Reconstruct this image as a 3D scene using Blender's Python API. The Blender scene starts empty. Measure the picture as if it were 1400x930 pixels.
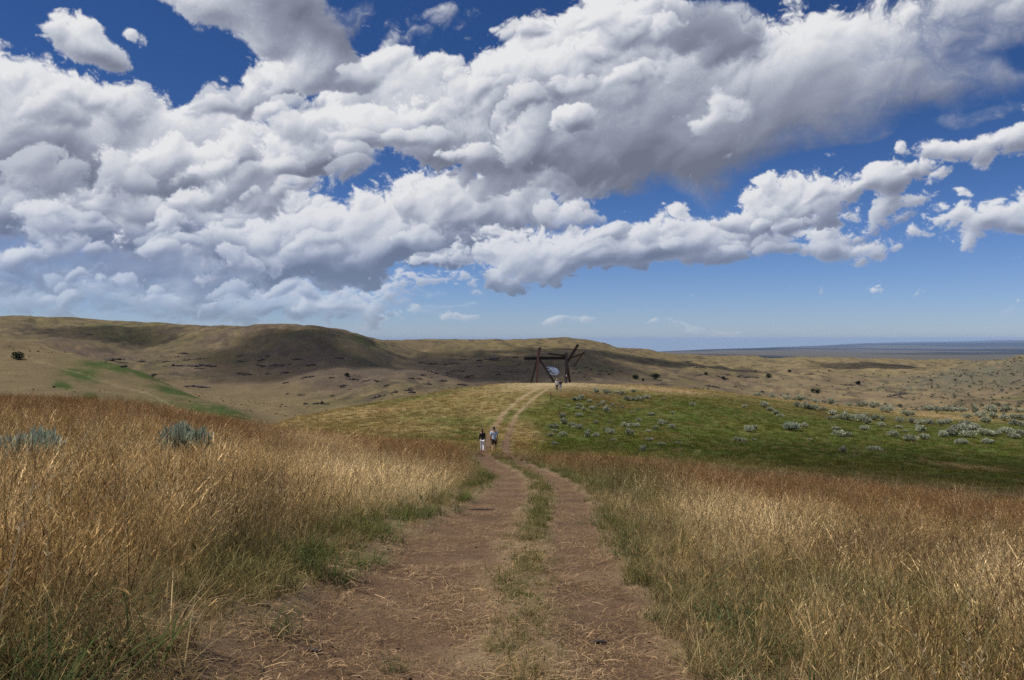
import bpy, bmesh, math, random
import numpy as np
from mathutils import Vector, Matrix

rng = np.random.default_rng(7)
random.seed(7)
SC = bpy.context.scene
COL = SC.collection
F = 1100.0                       # focal length in pixels of a 1400 px wide frame
R = math.radians

# ------------------------------------------------------------------ tagging
def tag(o, label=None, cat=None, group=None, kind=None):
    if label: o['label'] = label
    if cat: o['category'] = cat
    if group: o['group'] = group
    if kind: o['kind'] = kind
    return o

def empty(name, loc, rz=0.0, scale=1.0):
    o = bpy.data.objects.new(name, None)
    COL.objects.link(o)
    o.location = loc
    o.rotation_euler = (0, 0, rz)
    o.scale = (scale,) * 3
    o.empty_display_size = 0.3
    return o

def link(name, me, mat=None, parent=None):
    o = bpy.data.objects.new(name, me)
    COL.objects.link(o)
    if mat is not None and not me.materials:
        me.materials.append(mat)
    if parent is not None:
        o.parent = parent
    return o

def mesh_np(name, verts, faces, smooth=True):
    """verts (n,3), faces (m,k) arrays -> mesh"""
    me = bpy.data.meshes.new(name)
    verts = np.asarray(verts, dtype=np.float32)
    faces = np.asarray(faces, dtype=np.int32)
    k = faces.shape[1]
    me.vertices.add(len(verts))
    me.vertices.foreach_set('co', verts.ravel())
    me.loops.add(faces.size)
    me.loops.foreach_set('vertex_index', faces.ravel())
    me.polygons.add(len(faces))
    me.polygons.foreach_set('loop_start', np.arange(0, faces.size, k, dtype=np.int32))
    me.polygons.foreach_set('use_smooth', np.full(len(faces), smooth, dtype=bool))
    me.update(calc_edges=True)
    return me

def set_col(me, name, cols):
    a = me.attributes.new(name, 'FLOAT_COLOR', 'POINT')
    c = np.ones((len(me.vertices), 4), dtype=np.float32)
    c[:, :3] = cols
    a.data.foreach_set('color', c.ravel())

# ------------------------------------------------------------------ noise
_pr = np.random.default_rng(42).permutation(256).astype(np.int32)
_pr = np.concatenate([_pr, _pr])
_ga = np.arange(256) * (2 * math.pi / 256)
_GX, _GY = (np.cos(_ga) * 1.5).astype(np.float32), (np.sin(_ga) * 1.5).astype(np.float32)

def pnoise(x, y, seed=0):
    x = np.asarray(x, dtype=np.float64); y = np.asarray(y, dtype=np.float64)
    ix = np.floor(x); iy = np.floor(y)
    fx = (x - ix).astype(np.float32); fy = (y - iy).astype(np.float32)
    ix = (ix.astype(np.int64) + seed * 37) & 255; iy = (iy.astype(np.int64) + seed * 101) & 255
    u = fx * fx * fx * (fx * (fx * 6 - 15) + 10)
    v = fy * fy * fy * (fy * (fy * 6 - 15) + 10)
    p0 = _pr[ix]; p1 = _pr[ix + 1]
    def g(p, dy, ox, oy):
        h = _pr[p + ((iy + dy) & 255)]
        return _GX[h] * ox + _GY[h] * oy
    a = g(p0, 0, fx, fy); a += (g(p1, 0, fx - 1, fy) - a) * u
    b = g(p0, 1, fx, fy - 1); b += (g(p1, 1, fx - 1, fy - 1) - b) * u
    return a + (b - a) * v

def fbm(x, y, seed=0, oct=4, rough=0.5):
    s = 0; a = 1.0; t = 0
    for i in range(oct):
        s = s + a * pnoise(x * 2 ** i + 17.3 * i, y * 2 ** i - 9.1 * i, seed + i)
        t += a; a *= rough
    return s / t

def sst(e0, e1, x):
    t = np.clip((x - e0) / (e1 - e0), 0, 1)
    return t * t * (3 - 2 * t)

def bump(u, d, cu, cd, ru, rd):
    """soft patch in (column, ln distance)"""
    return np.exp(-(((u - cu) / ru) ** 2 + ((np.log(d) - math.log(cd)) / rd) ** 2))

# ------------------------------------------------------------------ terrain
def pchip(x, y, xq):
    x = np.asarray(x, float); y = np.asarray(y, float)
    h = np.diff(x); dl = np.diff(y) / h
    m = np.zeros_like(y)
    m[0] = dl[0]; m[-1] = dl[-1]
    for i in range(1, len(x) - 1):
        if dl[i - 1] * dl[i] > 0:
            w1 = 2 * h[i] + h[i - 1]; w2 = h[i] + 2 * h[i - 1]
            m[i] = (w1 + w2) / (w1 / dl[i - 1] + w2 / dl[i])
    xq = np.clip(xq, x[0], x[-1])
    k = np.clip(np.searchsorted(x, xq) - 1, 0, len(x) - 2)
    t = (xq - x[k]) / h[k]
    return ((2 * t ** 3 - 3 * t ** 2 + 1) * y[k] + (t ** 3 - 2 * t ** 2 + t) * h[k] * m[k]
            + (-2 * t ** 3 + 3 * t ** 2) * y[k + 1] + (t ** 3 - t ** 2) * h[k] * m[k + 1])

def near(h, s, ds):
    return [(d, 465 + F * (h / d + s)) for d in ds]

ND = (1.5, 2.2, 3.2, 5.2, 8.4, 12, 16, 24, 32)
# slope profiles of the land along rays from the view point: (forward distance, apparent height)
COLS = {
 -500: near(1.4, 0.010, (1.5, 2.2, 3.2, 5.2, 8.4, 12, 16, 24, 32)) + [(42, 520), (60, 532), (110, 545), (170, 520), (230, 480), (300, 455), (380, 450), (480, 440), (600, 425), (700, 418), (900, 425), (2600, 480), (40000, 490)],
 0:   near(1.5, 0.043, (1.5, 2.2, 3.2, 5.2, 8.4, 12, 16, 24, 32)) + [(41, 556), (52, 562), (75, 582), (105, 596), (140, 588), (180, 553), (220, 519), (255, 491), (282, 475), (303, 469), (345, 474), (400, 472), (480, 460), (600, 440), (690, 432), (900, 444), (2600, 485), (40000, 490)],
 100: near(1.5, 0.047, (1.5, 2.2, 3.2, 5.2, 8.4, 12, 16, 24, 32)) + [(41, 558), (52, 566), (75, 586), (105, 600), (140, 592), (180, 564), (220, 532), (255, 503), (280, 487), (296, 482), (340, 489), (400, 486), (480, 470), (600, 444), (690, 436), (900, 448), (2600, 485), (40000, 490)],
 200: near(1.53, 0.055, (1.5, 2.2, 3.2, 5.2, 8.4, 12, 16, 24, 32)) + [(41, 567), (52, 576), (75, 594), (105, 607), (140, 604), (180, 585), (220, 553), (250, 528), (272, 518), (320, 526), (370, 519), (450, 493), (560, 462), (655, 443), (850, 455), (2600, 485), (40000, 490)],
 300: near(1.55, 0.072, (1.5, 2.2, 3.2, 5.2, 8.4, 12, 16, 24, 32)) + [(41, 584), (52, 593), (75, 606), (105, 612), (140, 606), (180, 584), (215, 560), (240, 553), (285, 559), (330, 548), (400, 518), (480, 477), (570, 444), (760, 458), (2600, 485), (40000, 490)],
 400: near(1.58, 0.090, (1.5, 2.2, 3.2, 5.2, 8.4, 12, 16, 24, 32)) + [(41, 600), (52, 605), (70, 600), (95, 583), (120, 573), (165, 588), (225, 580), (300, 554), (380, 520), (465, 472), (540, 444.5), (720, 462), (2600, 486), (40000, 490)],
 480: near(1.6, 0.100, (1.5, 2.2, 3.2, 5.2, 8.4, 12, 16, 24, 32)) + [(41, 609), (52, 611), (70, 600), (95, 577), (130, 556), (190, 574), (260, 560), (330, 535), (410, 497), (500, 464), (570, 457), (760, 470), (2600, 487), (40000, 490)],
 560: near(1.6, 0.110, (1.5, 2.2, 3.2, 5.2, 8.4, 12, 16, 24, 32)) + [(41, 616), (52, 614), (70, 600), (95, 570), (140, 543), (200, 561), (260, 546), (330, 521), (385, 509), (425, 513), (475, 505), (560, 482), (660, 463.5), (840, 475), (2600, 488), (40000, 489)],
 640: near(1.6, 0.114, (1.5, 2.2, 3.2, 5.2, 8.4, 12, 16, 24, 32)) + [(43, 625), (57, 618), (72, 601), (95, 567), (120, 541), (150, 530), (215, 549), (290, 538), (365, 518), (420, 521), (480, 512), (570, 489), (680, 467.5), (860, 478), (2600, 488), (40000, 488)],
 700: near(1.6, 0.115, (1.5, 2.2, 3.2, 5.2, 8.4, 12, 16, 24, 32)) + [(45, 629), (57, 619), (72, 601), (92, 566), (117, 537), (142, 527.5), (166, 524), (230, 546), (300, 544), (420, 522), (520, 498), (610, 478), (710, 465.5), (900, 476), (2600, 488), (40000, 488)],
 780: near(1.6, 0.118, (1.5, 2.2, 3.2, 5.2, 8.4, 12, 16, 24, 32)) + [(45, 632), (57, 620), (75, 600), (97, 560), (117, 535.5), (140, 527), (166, 524), (230, 546), (320, 543), (420, 520), (520, 494), (620, 475), (720, 463.5), (900, 476), (2600, 488), (40000, 487)],
 860: near(1.6, 0.122, (1.5, 2.2, 3.2, 5.2, 8.4, 12, 16, 24, 32)) + [(45, 636), (57, 624), (75, 602), (100, 570), (138, 538), (180, 526), (250, 547), (330, 541), (430, 520), (530, 501), (640, 484), (745, 474.5), (930, 486), (2600, 491), (6000, 486), (14000, 483), (40000, 485)],
 940: near(1.6, 0.129, (1.5, 2.2, 3.2, 5.2, 8.4, 12, 16, 24, 32)) + [(45, 642), (60, 626), (85, 593), (115, 556), (155, 535), (185, 531), (260, 548), (340, 541), (460, 520), (600, 500), (760, 484.5), (950, 491), (2600, 493), (6000, 486), (14000, 479), (22000, 480), (40000, 483)],
 1060: near(1.6, 0.142, (1.5, 2.2, 3.2, 5.2, 8.4, 12, 16, 24, 32)) + [(45, 655), (60, 633), (90, 597), (120, 569), (160, 549), (190, 543.5), (260, 556), (340, 546), (470, 528), (620, 508), (800, 494), (930, 488.5), (1100, 494), (2600, 497), (5000, 487), (14000, 476.5), (25000, 475.5), (40000, 477)],
 1200: near(1.6, 0.152, (1.5, 2.2, 3.2, 5.2, 8.4, 12, 16, 24, 32)) + [(45, 668), (60, 645), (90, 610), (130, 579), (170, 563), (205, 557.5), (280, 565), (360, 554), (500, 531), (700, 506), (850, 495), (1050, 491), (1250, 496), (2600, 498), (5000, 488), (14000, 478), (25000, 471.5), (40000, 468.5)],
 1300: near(1.6, 0.158, (1.5, 2.2, 3.2, 5.2, 8.4, 12, 16, 24, 32)) + [(45, 676), (60, 653), (90, 618), (130, 587), (170, 570), (210, 561), (280, 559), (380, 546), (500, 522), (600, 505), (650, 502), (760, 508), (900, 497), (1050, 493), (1250, 498), (2600, 499), (5000, 488), (14000, 478), (25000, 470), (40000, 466)],
 1400: near(1.6, 0.164, (1.5, 2.2, 3.2, 5.2, 8.4, 12, 16, 24, 32)) + [(45, 684), (60, 661), (90, 626), (130, 594), (175, 574), (225, 562), (300, 553), (400, 535), (500, 511), (600, 491), (660, 485), (800, 493), (1000, 499), (2600, 500), (5000, 488), (14000, 477), (25000, 469), (40000, 463.5)],
 1900: near(1.6, 0.175, (1.5, 2.2, 3.2, 5.2, 8.4, 12, 16, 24, 32)) + [(45, 694), (60, 670), (90, 634), (130, 600), (175, 576), (225, 556), (300, 530), (400, 498), (500, 470), (600, 452), (700, 448), (900, 460), (2600, 490), (14000, 477), (40000, 462)],
}
U0, U1, NU = -500, 1900, 1201
L0, L1, NL = math.log(1.5), math.log(40000), 1600
_lg = np.linspace(L0, L1, NL)
_ug = np.linspace(U0, U1, NU)
_cu = sorted(COLS)
_raw = np.array([pchip(np.log([k[0] for k in COLS[c]]), [k[1] for k in COLS[c]], _lg) for c in _cu])
TAB = np.empty((NU, NL))
for j in range(NL):
    TAB[:, j] = pchip(_cu, _raw[:, j], _ug)
def _blur(t, n, axis):
    k = np.hanning(2 * n + 3)[1:-1]; k /= k.sum()
    pad = [(0, 0), (0, 0)]; pad[axis] = (n, n)
    p = np.pad(t, pad, mode='edge')
    return sum(k[i] * np.take(p, range(i, i + t.shape[axis]), axis=axis) for i in range(2 * n + 1))
TAB = _blur(TAB, 9, 0)
TAB[:, 330:] = _blur(TAB, 5, 1)[:, 330:]
BACK = TAB[NU // 2].copy()
AMAX = R(46)

def vtab(u, ld):
    fu = np.clip((u - U0) / (U1 - U0) * (NU - 1), 0, NU - 1.001)
    fl = np.clip((ld - L0) / (L1 - L0) * (NL - 1), 0, NL - 1.001)
    iu = fu.astype(int); il = fl.astype(int)
    a = fu - iu; b = fl - il
    return (TAB[iu, il] * (1 - a) * (1 - b) + TAB[iu + 1, il] * a * (1 - b)
            + TAB[iu, il + 1] * (1 - a) * b + TAB[iu + 1, il + 1] * a * b)

# path centre line (forward distance -> lateral position)
_pd = np.array([0, 3, 5.2, 8.4, 12, 16, 22, 28, 34, 42, 50, 57, 66, 76, 84, 92, 100, 108, 117, 128, 142])
_pu = np.array([700, 701, 703, 708, 718, 730, 738, 731, 711, 689, 680, 676, 678, 684, 690, 699, 710, 722, 735, 745, 753])
_px = (_pu - 700) / F * _pd
def path_x(y):
    return pchip(_pd, _px, np.clip(y, 0, 142))

def ruts(x, y):
    """dirt amount of the two wheel tracks, 0..1, and the strip between"""
    dx = x - path_x(y)
    w = 1.0 + 0.30 * fbm(x * 1.3, y * 0.9, 31, 3) * 1.6
    nr = sst(26, 6, y)
    wl = (0.50 + 0.26 * nr) * w
    wr = (0.40 + 0.03 * nr) * w
    nf = 1 - 0.38 * sst(62, 100, y); wl = wl * nf; wr = wr * nf
    cl = -0.84 - 0.24 * nr
    l = 1 - sst(0.60, 1.40, np.abs(dx - cl) / wl)
    r = 1 - sst(0.60, 1.40, np.abs(dx - 0.80) / wr)
    on = sst(-30, -20, y) * (1 - sst(118, 140, y))
    return np.maximum(l, r) * on, dx

def height(x, y):
    x = np.asarray(x, float); y = np.asarray(y, float)
    rho = np.sqrt(x * x + y * y) + 1e-6
    a = np.arctan2(x, y)
    ac = np.clip(a, -AMAX, AMAX)
    d = np.maximum(rho * np.cos(ac), 1.5)
    u = 700 + F * np.tan(ac)
    v = vtab(u, np.log(d))
    back = sst(R(60), R(150), np.abs(a))
    if np.any(back > 0):
        fl = np.clip((np.log(d) - L0) / (L1 - L0) * (NL - 1), 0, NL - 1)
        v = v * (1 - back) + np.interp(fl, np.arange(NL), BACK) * back
    z = -(v - 465) / F * d
    plane = -1.6 - 0.11 * y + np.clip(-x, -40, 40) * 0.045
    k = sst(2.5, 5.0, rho)
    k = k * (1 - back * sst(60, 25, rho))
    z = plane * (1 - k) + z * k
    # relief
    r_, dx = ruts(x, y)
    nearw = sst(90, 30, rho)
    z = z + nearw * (0.05 * fbm(x * 0.45, y * 0.45, 3, 3) + 0.018 * fbm(x * 2.2, y * 2.2, 5, 3)) * (1 - 0.5 * r_)
    z = z - 0.05 * r_ * sst(70, 30, rho)
    mid = sst(40, 90, rho) * sst(420, 200, rho)
    z = z + mid * (0.22 * fbm(x * 0.06, y * 0.06, 11, 3) + 0.07 * fbm(x * 0.4, y * 0.4, 12, 3))
    far = sst(170, 380, rho) * sst(9000, 2500, rho)
    gl = fbm(x * 0.0085 + 0.4 * fbm(x * 0.01, y * 0.01, 23, 2), y * 0.0045, 21, 4, 0.5)
    wob = 0.5 * fbm(x * 0.02, y * 0.02, 28, 3)
    rg = 1 + 0.9 * sst(880, 1080, u) * sst(1100, 800, rho)
    z = z + far * (2.4 * gl + 1.5 * fbm(x * 0.035, y * 0.03, 22, 5, 0.55) + rg * 4.2 * (np.abs(pnoise(x * 0.013 + wob, y * 0.0035 + 3.3, 27)) - 0.25) + rg * 1.6 * (np.abs(pnoise(x * 0.034 + 2 * wob, y * 0.009 + 8.3, 29)) - 0.25))
    z = z + sst(300, 600, rho) * sst(5000, 1500, rho) * 0.4 * fbm(x * 0.1, y * 0.1, 25, 3)
    plain = sst(4000, 9000, rho)
    z = z + plain * (9 * fbm(x * 0.0007, y * 0.0007, 41, 4) + 34 * fbm(x * 0.00028, y * 0.0001, 43, 3) * sst(9000, 20000, rho))
    return z

def at(u, v, d0=3.0, d1=3000.0):
    """first visible point of the land along the ray through (u, v)"""
    d = np.exp(np.linspace(math.log(d0), math.log(d1), 1600))
    x = (u - 700) / F * d
    z = height(x, d)
    vv = 465 - F * z / d
    i = int(np.argmax(vv <= v)) if np.any(vv <= v) else int(np.argmin(vv))
    return Vector((x[i], d[i], z[i]))

# ------------------------------------------------------------------ node helper
class X:
    """tiny expression builder over shader nodes"""
    def __init__(s, nt, sock): s.nt, s.s = nt, sock
    def _m(s, op, *args, clamp=False):
        n = s.nt.nodes.new('ShaderNodeMath'); n.operation = op; n.use_clamp = clamp
        for i, a in enumerate((s,) + args):
            if isinstance(a, X): s.nt.links.new(a.s, n.inputs[i])
            else: n.inputs[i].default_value = a
        return X(s.nt, n.outputs[0])
    def __add__(s, o): return s._m('ADD', o)
    __radd__ = __add__
    def __sub__(s, o): return s._m('SUBTRACT', o)
    def __rsub__(s, o): return (s * -1.0)._m('ADD', o)
    def __mul__(s, o): return s._m('MULTIPLY', o)
    __rmul__ = __mul__
    def __truediv__(s, o): return s._m('DIVIDE', o)
    def mx(s, o): return s._m('MAXIMUM', o)
    def mn(s, o): return s._m('MINIMUM', o)
    def pw(s, o): return s._m('POWER', o)
    def cl(s): return s._m('ADD', 0.0, clamp=True)
    def smooth(s, a, b, lo=0.0, hi=1.0):
        n = s.nt.nodes.new('ShaderNodeMapRange'); n.interpolation_type = 'SMOOTHSTEP'
        s.nt.links.new(s.s, n.inputs[0])
        n.inputs[1].default_value = a; n.inputs[2].default_value = b
        n.inputs[3].default_value = lo; n.inputs[4].default_value = hi
        return X(s.nt, n.outputs[0])

def node(nt, t, **kw):
    n = nt.nodes.new(t)
    for k, v in kw.items(): setattr(n, k, v)
    return n
def setin(nt, n, name, val):
    s = n.inputs[name]
    if isinstance(val, X): nt.links.new(val.s, s)
    elif hasattr(val, 'is_output'): nt.links.new(val, s)
    else: s.default_value = val
def noise(nt, vec, scale, detail=4, rough=0.5, dims='3D', dist=0.0):
    n = node(nt, 'ShaderNodeTexNoise', noise_dimensions=dims)
    setin(nt, n, 'Vector', vec)
    n.inputs['Scale'].default_value = scale; n.inputs['Detail'].default_value = detail
    n.inputs['Roughness'].default_value = rough; n.inputs['Distortion'].default_value = dist
    return X(nt, n.outputs[0])
def mixc(nt, fac, a, b, mode='MIX'):
    n = node(nt, 'ShaderNodeMix', data_type='RGBA', blend_type=mode)
    for sck, v in ((n.inputs[0], fac), (n.inputs[6], a), (n.inputs[7], b)):
        if isinstance(v, X): nt.links.new(v.s, sck)
        elif hasattr(v, 'is_output'): nt.links.new(v, sck)
        elif isinstance(v, (int, float)): sck.default_value = v
        else: sck.default_value = (*v, 1.0)
    return n.outputs[2]
def new_mat(name):
    m = bpy.data.materials.new(name); m.use_nodes = True
    m.node_tree.nodes.clear()
    out = m.node_tree.nodes.new('ShaderNodeOutputMaterial')
    return m, m.node_tree, out
def gray(nt, x):
    n = node(nt, 'ShaderNodeCombineColor')
    for i in range(3): nt.links.new(x.s, n.inputs[i])
    return n.outputs[0]

def simple_mat(name, col, rough=0.8, metal=0.0, var=0.25, scale=8.0, bumpd=0.0):
    m, nt, out = new_mat(name)
    tc = node(nt, 'ShaderNodeTexCoord').outputs['Object']
    n = noise(nt, tc, scale, 5, 0.6)
    b = node(nt, 'ShaderNodeBsdfPrincipled')
    c = mixc(nt, 1.0, (*col,), gray(nt, n * (2 * var) + (1 - var)), 'MULTIPLY')
    nt.links.new(c, b.inputs['Base Color'])
    b.inputs['Roughness'].default_value = rough; b.inputs['Metallic'].default_value = metal
    if bumpd:
        bp = node(nt, 'ShaderNodeBump'); bp.inputs['Distance'].default_value = bumpd
        nt.links.new(n.s, bp.inputs['Height']); nt.links.new(bp.outputs[0], b.inputs['Normal'])
    nt.links.new(b.outputs[0], out.inputs[0])
    return m

# ------------------------------------------------------------------ land colour
def mixv(a, b, t):
    return a * (1 - t[:, None]) + np.atleast_1d(np.asarray(b, float))[None, :] * t[:, None]

def land_colour(x, y):
    rho = np.hypot(x, y)
    a = np.clip(np.arctan2(x, y), -AMAX, AMAX)
    d = np.maximum(rho * np.cos(a), 1.5); u = 700 + F * np.tan(a)
    n1 = fbm(x * 0.05, y * 0.05, 51, 4); n2 = fbm(x * 0.012, y * 0.012, 52, 4)
    n3 = fbm(x * 0.2, y * 0.2, 53, 4); n4 = fbm(x * 0.5, y * 0.12, 54, 3)
    n5 = fbm(x * 0.9, y * 0.9, 55, 3)
    c = np.tile(np.array([0.150, 0.108, 0.062]), (len(x), 1))          # thatch and soil under the tall grass
    # knoll, dry grass
    knoll = sst(46, 62, d) * sst(300, 200, d)
    c = mixv(c, (0.205, 0.160, 0.062), knoll)
    c = mixv(c, (0.095, 0.105, 0.026), knoll * sst(0.05, 0.5, n1 + 0.4 * n3) * 0.8)
    c = mixv(c, (0.290, 0.205, 0.095), knoll * sst(0.0, 0.45, -n1 + 0.5 * n3) * 0.7)
    c = mixv(c, (0.15, 0.075, 0.03), knoll * sst(0.1, 0.5, n4) * bump(u, d, 600, 66, 150, 0.22))
    c = mixv(c, (0.08, 0.095, 0.022), np.clip(knoll * (0.3 + n3) * (bump(u, d, 640, 78, 45, 0.12) + bump(u, d, 560, 72, 60, 0.05)) * 1.6, 0, 1))
    # green bench to the right
    g = knoll * sst(712, 760, u + 30 * n1) * sst(170, 128, d + 14 * n3 - 0.03 * (u - 900))
    c = mixv(c, (0.070, 0.090, 0.017), np.clip(g * (0.95 + 0.5 * n3), 0, 1))
    c = mixv(c, (0.115, 0.100, 0.022), np.clip(g * sst(0.0, 0.5, n1 + 0.5 * n5) * 0.6, 0, 1))
    c = mixv(c, (0.13, 0.070, 0.026), np.clip(g * (0.55 + 0.9 * n4) * (bump(u, d, 800, 118, 90, 0.13) + 0.6 * bump(u, d, 1050, 140, 220, 0.1) + 0.5 * bump(u, d, 1250, 56, 400, 0.07)) * 1.1, 0, 1))
    c = mixv(c, (0.33, 0.24, 0.125), np.clip(knoll * (bump(u, d, 930, 150, 40, 0.06) + bump(u, d, 880, 158, 50, 0.05) + 0.9 * bump(u, d, 1330, 72, 55, 0.035) + 0.6 * bump(u, d, 1270, 170, 60, 0.08)) * (0.9 + n5), 0, 1))
    # bare pale knoll top around the sculpture and up the track
    c = mixv(c, (0.36, 0.275, 0.155), np.clip(knoll * (bump(u, d, 750, 150, 75, 0.22) + 0.7 * bump(u, d, 830, 172, 70, 0.08)) * (0.85 + 0.8 * n3), 0, 1) * sst(110, 126, d))
    # hills
    h = sst(200, 300, d + 25 * n2)
    base = mixv(np.tile(np.array([0.165, 0.132, 0.058]), (len(x), 1)), (0.150, 0.108, 0.072), sst(-0.25, 0.35, n2 + 0.6 * n1))
    base = mixv(base, (0.110, 0.108, 0.036), sst(0.08, 0.5, -n2 + 0.5 * n4) * 0.7)
    base = mixv(base, (0.25, 0.18, 0.085), sst(0.2, 0.55, n1 - 0.4 * n4) * 0.8)
    right = sst(880, 1080, u)
    base = mixv(base, (0.215, 0.158, 0.094), right * 0.75 * sst(1100, 500, d))
    base = mixv(base, (0.235, 0.185, 0.085), sst(520, 680, d) * 0.6)
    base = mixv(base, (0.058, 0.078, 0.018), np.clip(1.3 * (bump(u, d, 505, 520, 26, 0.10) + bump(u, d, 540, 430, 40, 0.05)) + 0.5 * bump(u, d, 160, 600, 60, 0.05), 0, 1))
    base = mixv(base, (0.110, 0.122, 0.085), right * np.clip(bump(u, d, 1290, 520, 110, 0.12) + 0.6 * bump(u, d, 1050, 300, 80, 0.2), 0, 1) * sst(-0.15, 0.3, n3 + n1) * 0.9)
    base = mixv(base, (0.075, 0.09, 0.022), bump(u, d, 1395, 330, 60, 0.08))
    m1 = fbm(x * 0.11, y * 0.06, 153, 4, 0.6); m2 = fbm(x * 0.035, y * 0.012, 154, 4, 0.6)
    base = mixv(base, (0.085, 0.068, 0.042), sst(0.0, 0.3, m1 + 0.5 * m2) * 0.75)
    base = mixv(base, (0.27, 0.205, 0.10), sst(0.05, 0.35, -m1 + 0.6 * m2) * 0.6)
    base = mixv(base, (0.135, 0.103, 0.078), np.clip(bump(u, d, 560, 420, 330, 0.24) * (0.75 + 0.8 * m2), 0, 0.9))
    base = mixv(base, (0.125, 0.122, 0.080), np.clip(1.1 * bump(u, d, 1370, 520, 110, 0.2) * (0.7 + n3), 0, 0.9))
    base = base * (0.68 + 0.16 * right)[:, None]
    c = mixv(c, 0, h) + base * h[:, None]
    # left spur: green hollows and pale vehicle track
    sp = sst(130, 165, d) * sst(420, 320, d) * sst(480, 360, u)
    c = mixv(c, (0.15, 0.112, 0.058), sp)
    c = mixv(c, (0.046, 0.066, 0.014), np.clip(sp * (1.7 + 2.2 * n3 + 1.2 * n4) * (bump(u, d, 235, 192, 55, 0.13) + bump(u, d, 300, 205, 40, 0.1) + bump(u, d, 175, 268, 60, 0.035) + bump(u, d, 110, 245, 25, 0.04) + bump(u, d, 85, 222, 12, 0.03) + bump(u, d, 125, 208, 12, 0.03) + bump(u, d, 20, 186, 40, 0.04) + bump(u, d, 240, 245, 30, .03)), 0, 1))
    for (uu, dd) in ((_trk_u, _trk_d1), (_trk_u, _trk_d2)):
        td = np.interp(u, uu, dd)
        c = mixv(c, (0.33, 0.26, 0.15), np.exp(-((d - td) / 1.5) ** 2) * (u < 395) * np.clip(0.20 + 0.5 * n3, 0, 0.45))
    # plain; cloud shadow is put into its colour as dark bands
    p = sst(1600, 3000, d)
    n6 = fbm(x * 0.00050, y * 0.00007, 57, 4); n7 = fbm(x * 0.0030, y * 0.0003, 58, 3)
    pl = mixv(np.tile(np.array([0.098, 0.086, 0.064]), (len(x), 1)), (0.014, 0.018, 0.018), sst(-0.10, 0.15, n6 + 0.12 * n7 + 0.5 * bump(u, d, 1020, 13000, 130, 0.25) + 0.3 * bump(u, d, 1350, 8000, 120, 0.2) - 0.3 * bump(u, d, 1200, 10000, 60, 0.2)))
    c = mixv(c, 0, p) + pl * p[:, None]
    # dirt wheel tracks
    r_, dx = ruts(x, y)
    fr = sst(70, 100, y)
    dirt = np.array([0.128, 0.079, 0.047])[None, :] * (1 - fr[:, None]) + np.array([0.27, 0.200, 0.112])[None, :] * fr[:, None]
    dirt = dirt * (1 + 0.35 * n5[:, None])
    strw = np.array([0.205, 0.145, 0.085])
    dirt = mixv(dirt, strw, np.clip(sst(0.1, 0.6, n5 + 0.5 * n3) * 0.45, 0, 1))
    verge = np.exp(-(dx / 2.1) ** 2) * sst(60, 20, y) * (y > -20)
    c = mixv(c, (0.22, 0.158, 0.092), verge * 0.8)
    c = c * (1 - r_[:, None]) + dirt * r_[:, None]
    return np.clip(c, 0.004, 0.6)

_trk_u = np.array([-200, 0, 75, 130, 200, 265, 330, 380])
_trk_d1 = np.array([312, 303, 298, 292, 272, 252, 240, 232])
_trk_d2 = np.array([285, 272, 255, 240, 233, 208, 195, 190])

def land_material(name, bump_scale, bump_dist, fine):
    m, nt, out = new_mat(name)
    geo = node(nt, 'ShaderNodeNewGeometry').outputs['Position']
    at_ = node(nt, 'ShaderNodeAttribute', attribute_name='col').outputs['Color']
    a = noise(nt, geo, bump_scale, 8, 0.65)
    b = noise(nt, geo, bump_scale * 7.3, 6, 0.7)
    k = (a * 0.9 + b * 0.7) * fine + (1 - 0.8 * fine)
    c = mixc(nt, 1.0, at_, gray(nt, k), 'MULTIPLY')
    # warm and cool flecks of dry and green growth
    fl = noise(nt, geo, bump_scale * 2.7, 6, 0.7).smooth(0.55, 0.72)
    c = mixc(nt, fl * 0.30, c, mixc(nt, 1.0, c, (1.55, 1.35, 1.1), 'MULTIPLY'))
    fl2 = noise(nt, geo, bump_scale * 4.9, 6, 0.7).smooth(0.55, 0.7)
    c = mixc(nt, fl2 * 0.35, c, mixc(nt, 1.0, c, (0.55, 0.6, 0.5), 'MULTIPLY'))
    p = node(nt, 'ShaderNodeBsdfPrincipled')
    nt.links.new(c, p.inputs['Base Color'])
    p.inputs['Roughness'].default_value = 0.95
    p.inputs['Specular IOR Level'].default_value = 0.1
    bp = node(nt, 'ShaderNodeBump'); bp.inputs['Distance'].default_value = bump_dist; bp.inputs['Strength'].default_value = 0.8
    nt.links.new((a + b * 0.4).s, bp.inputs['Height'])
    nt.links.new(bp.outputs[0], p.inputs['Normal'])
    nt.links.new(p.outputs[0], out.inputs[0])
    return m

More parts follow.
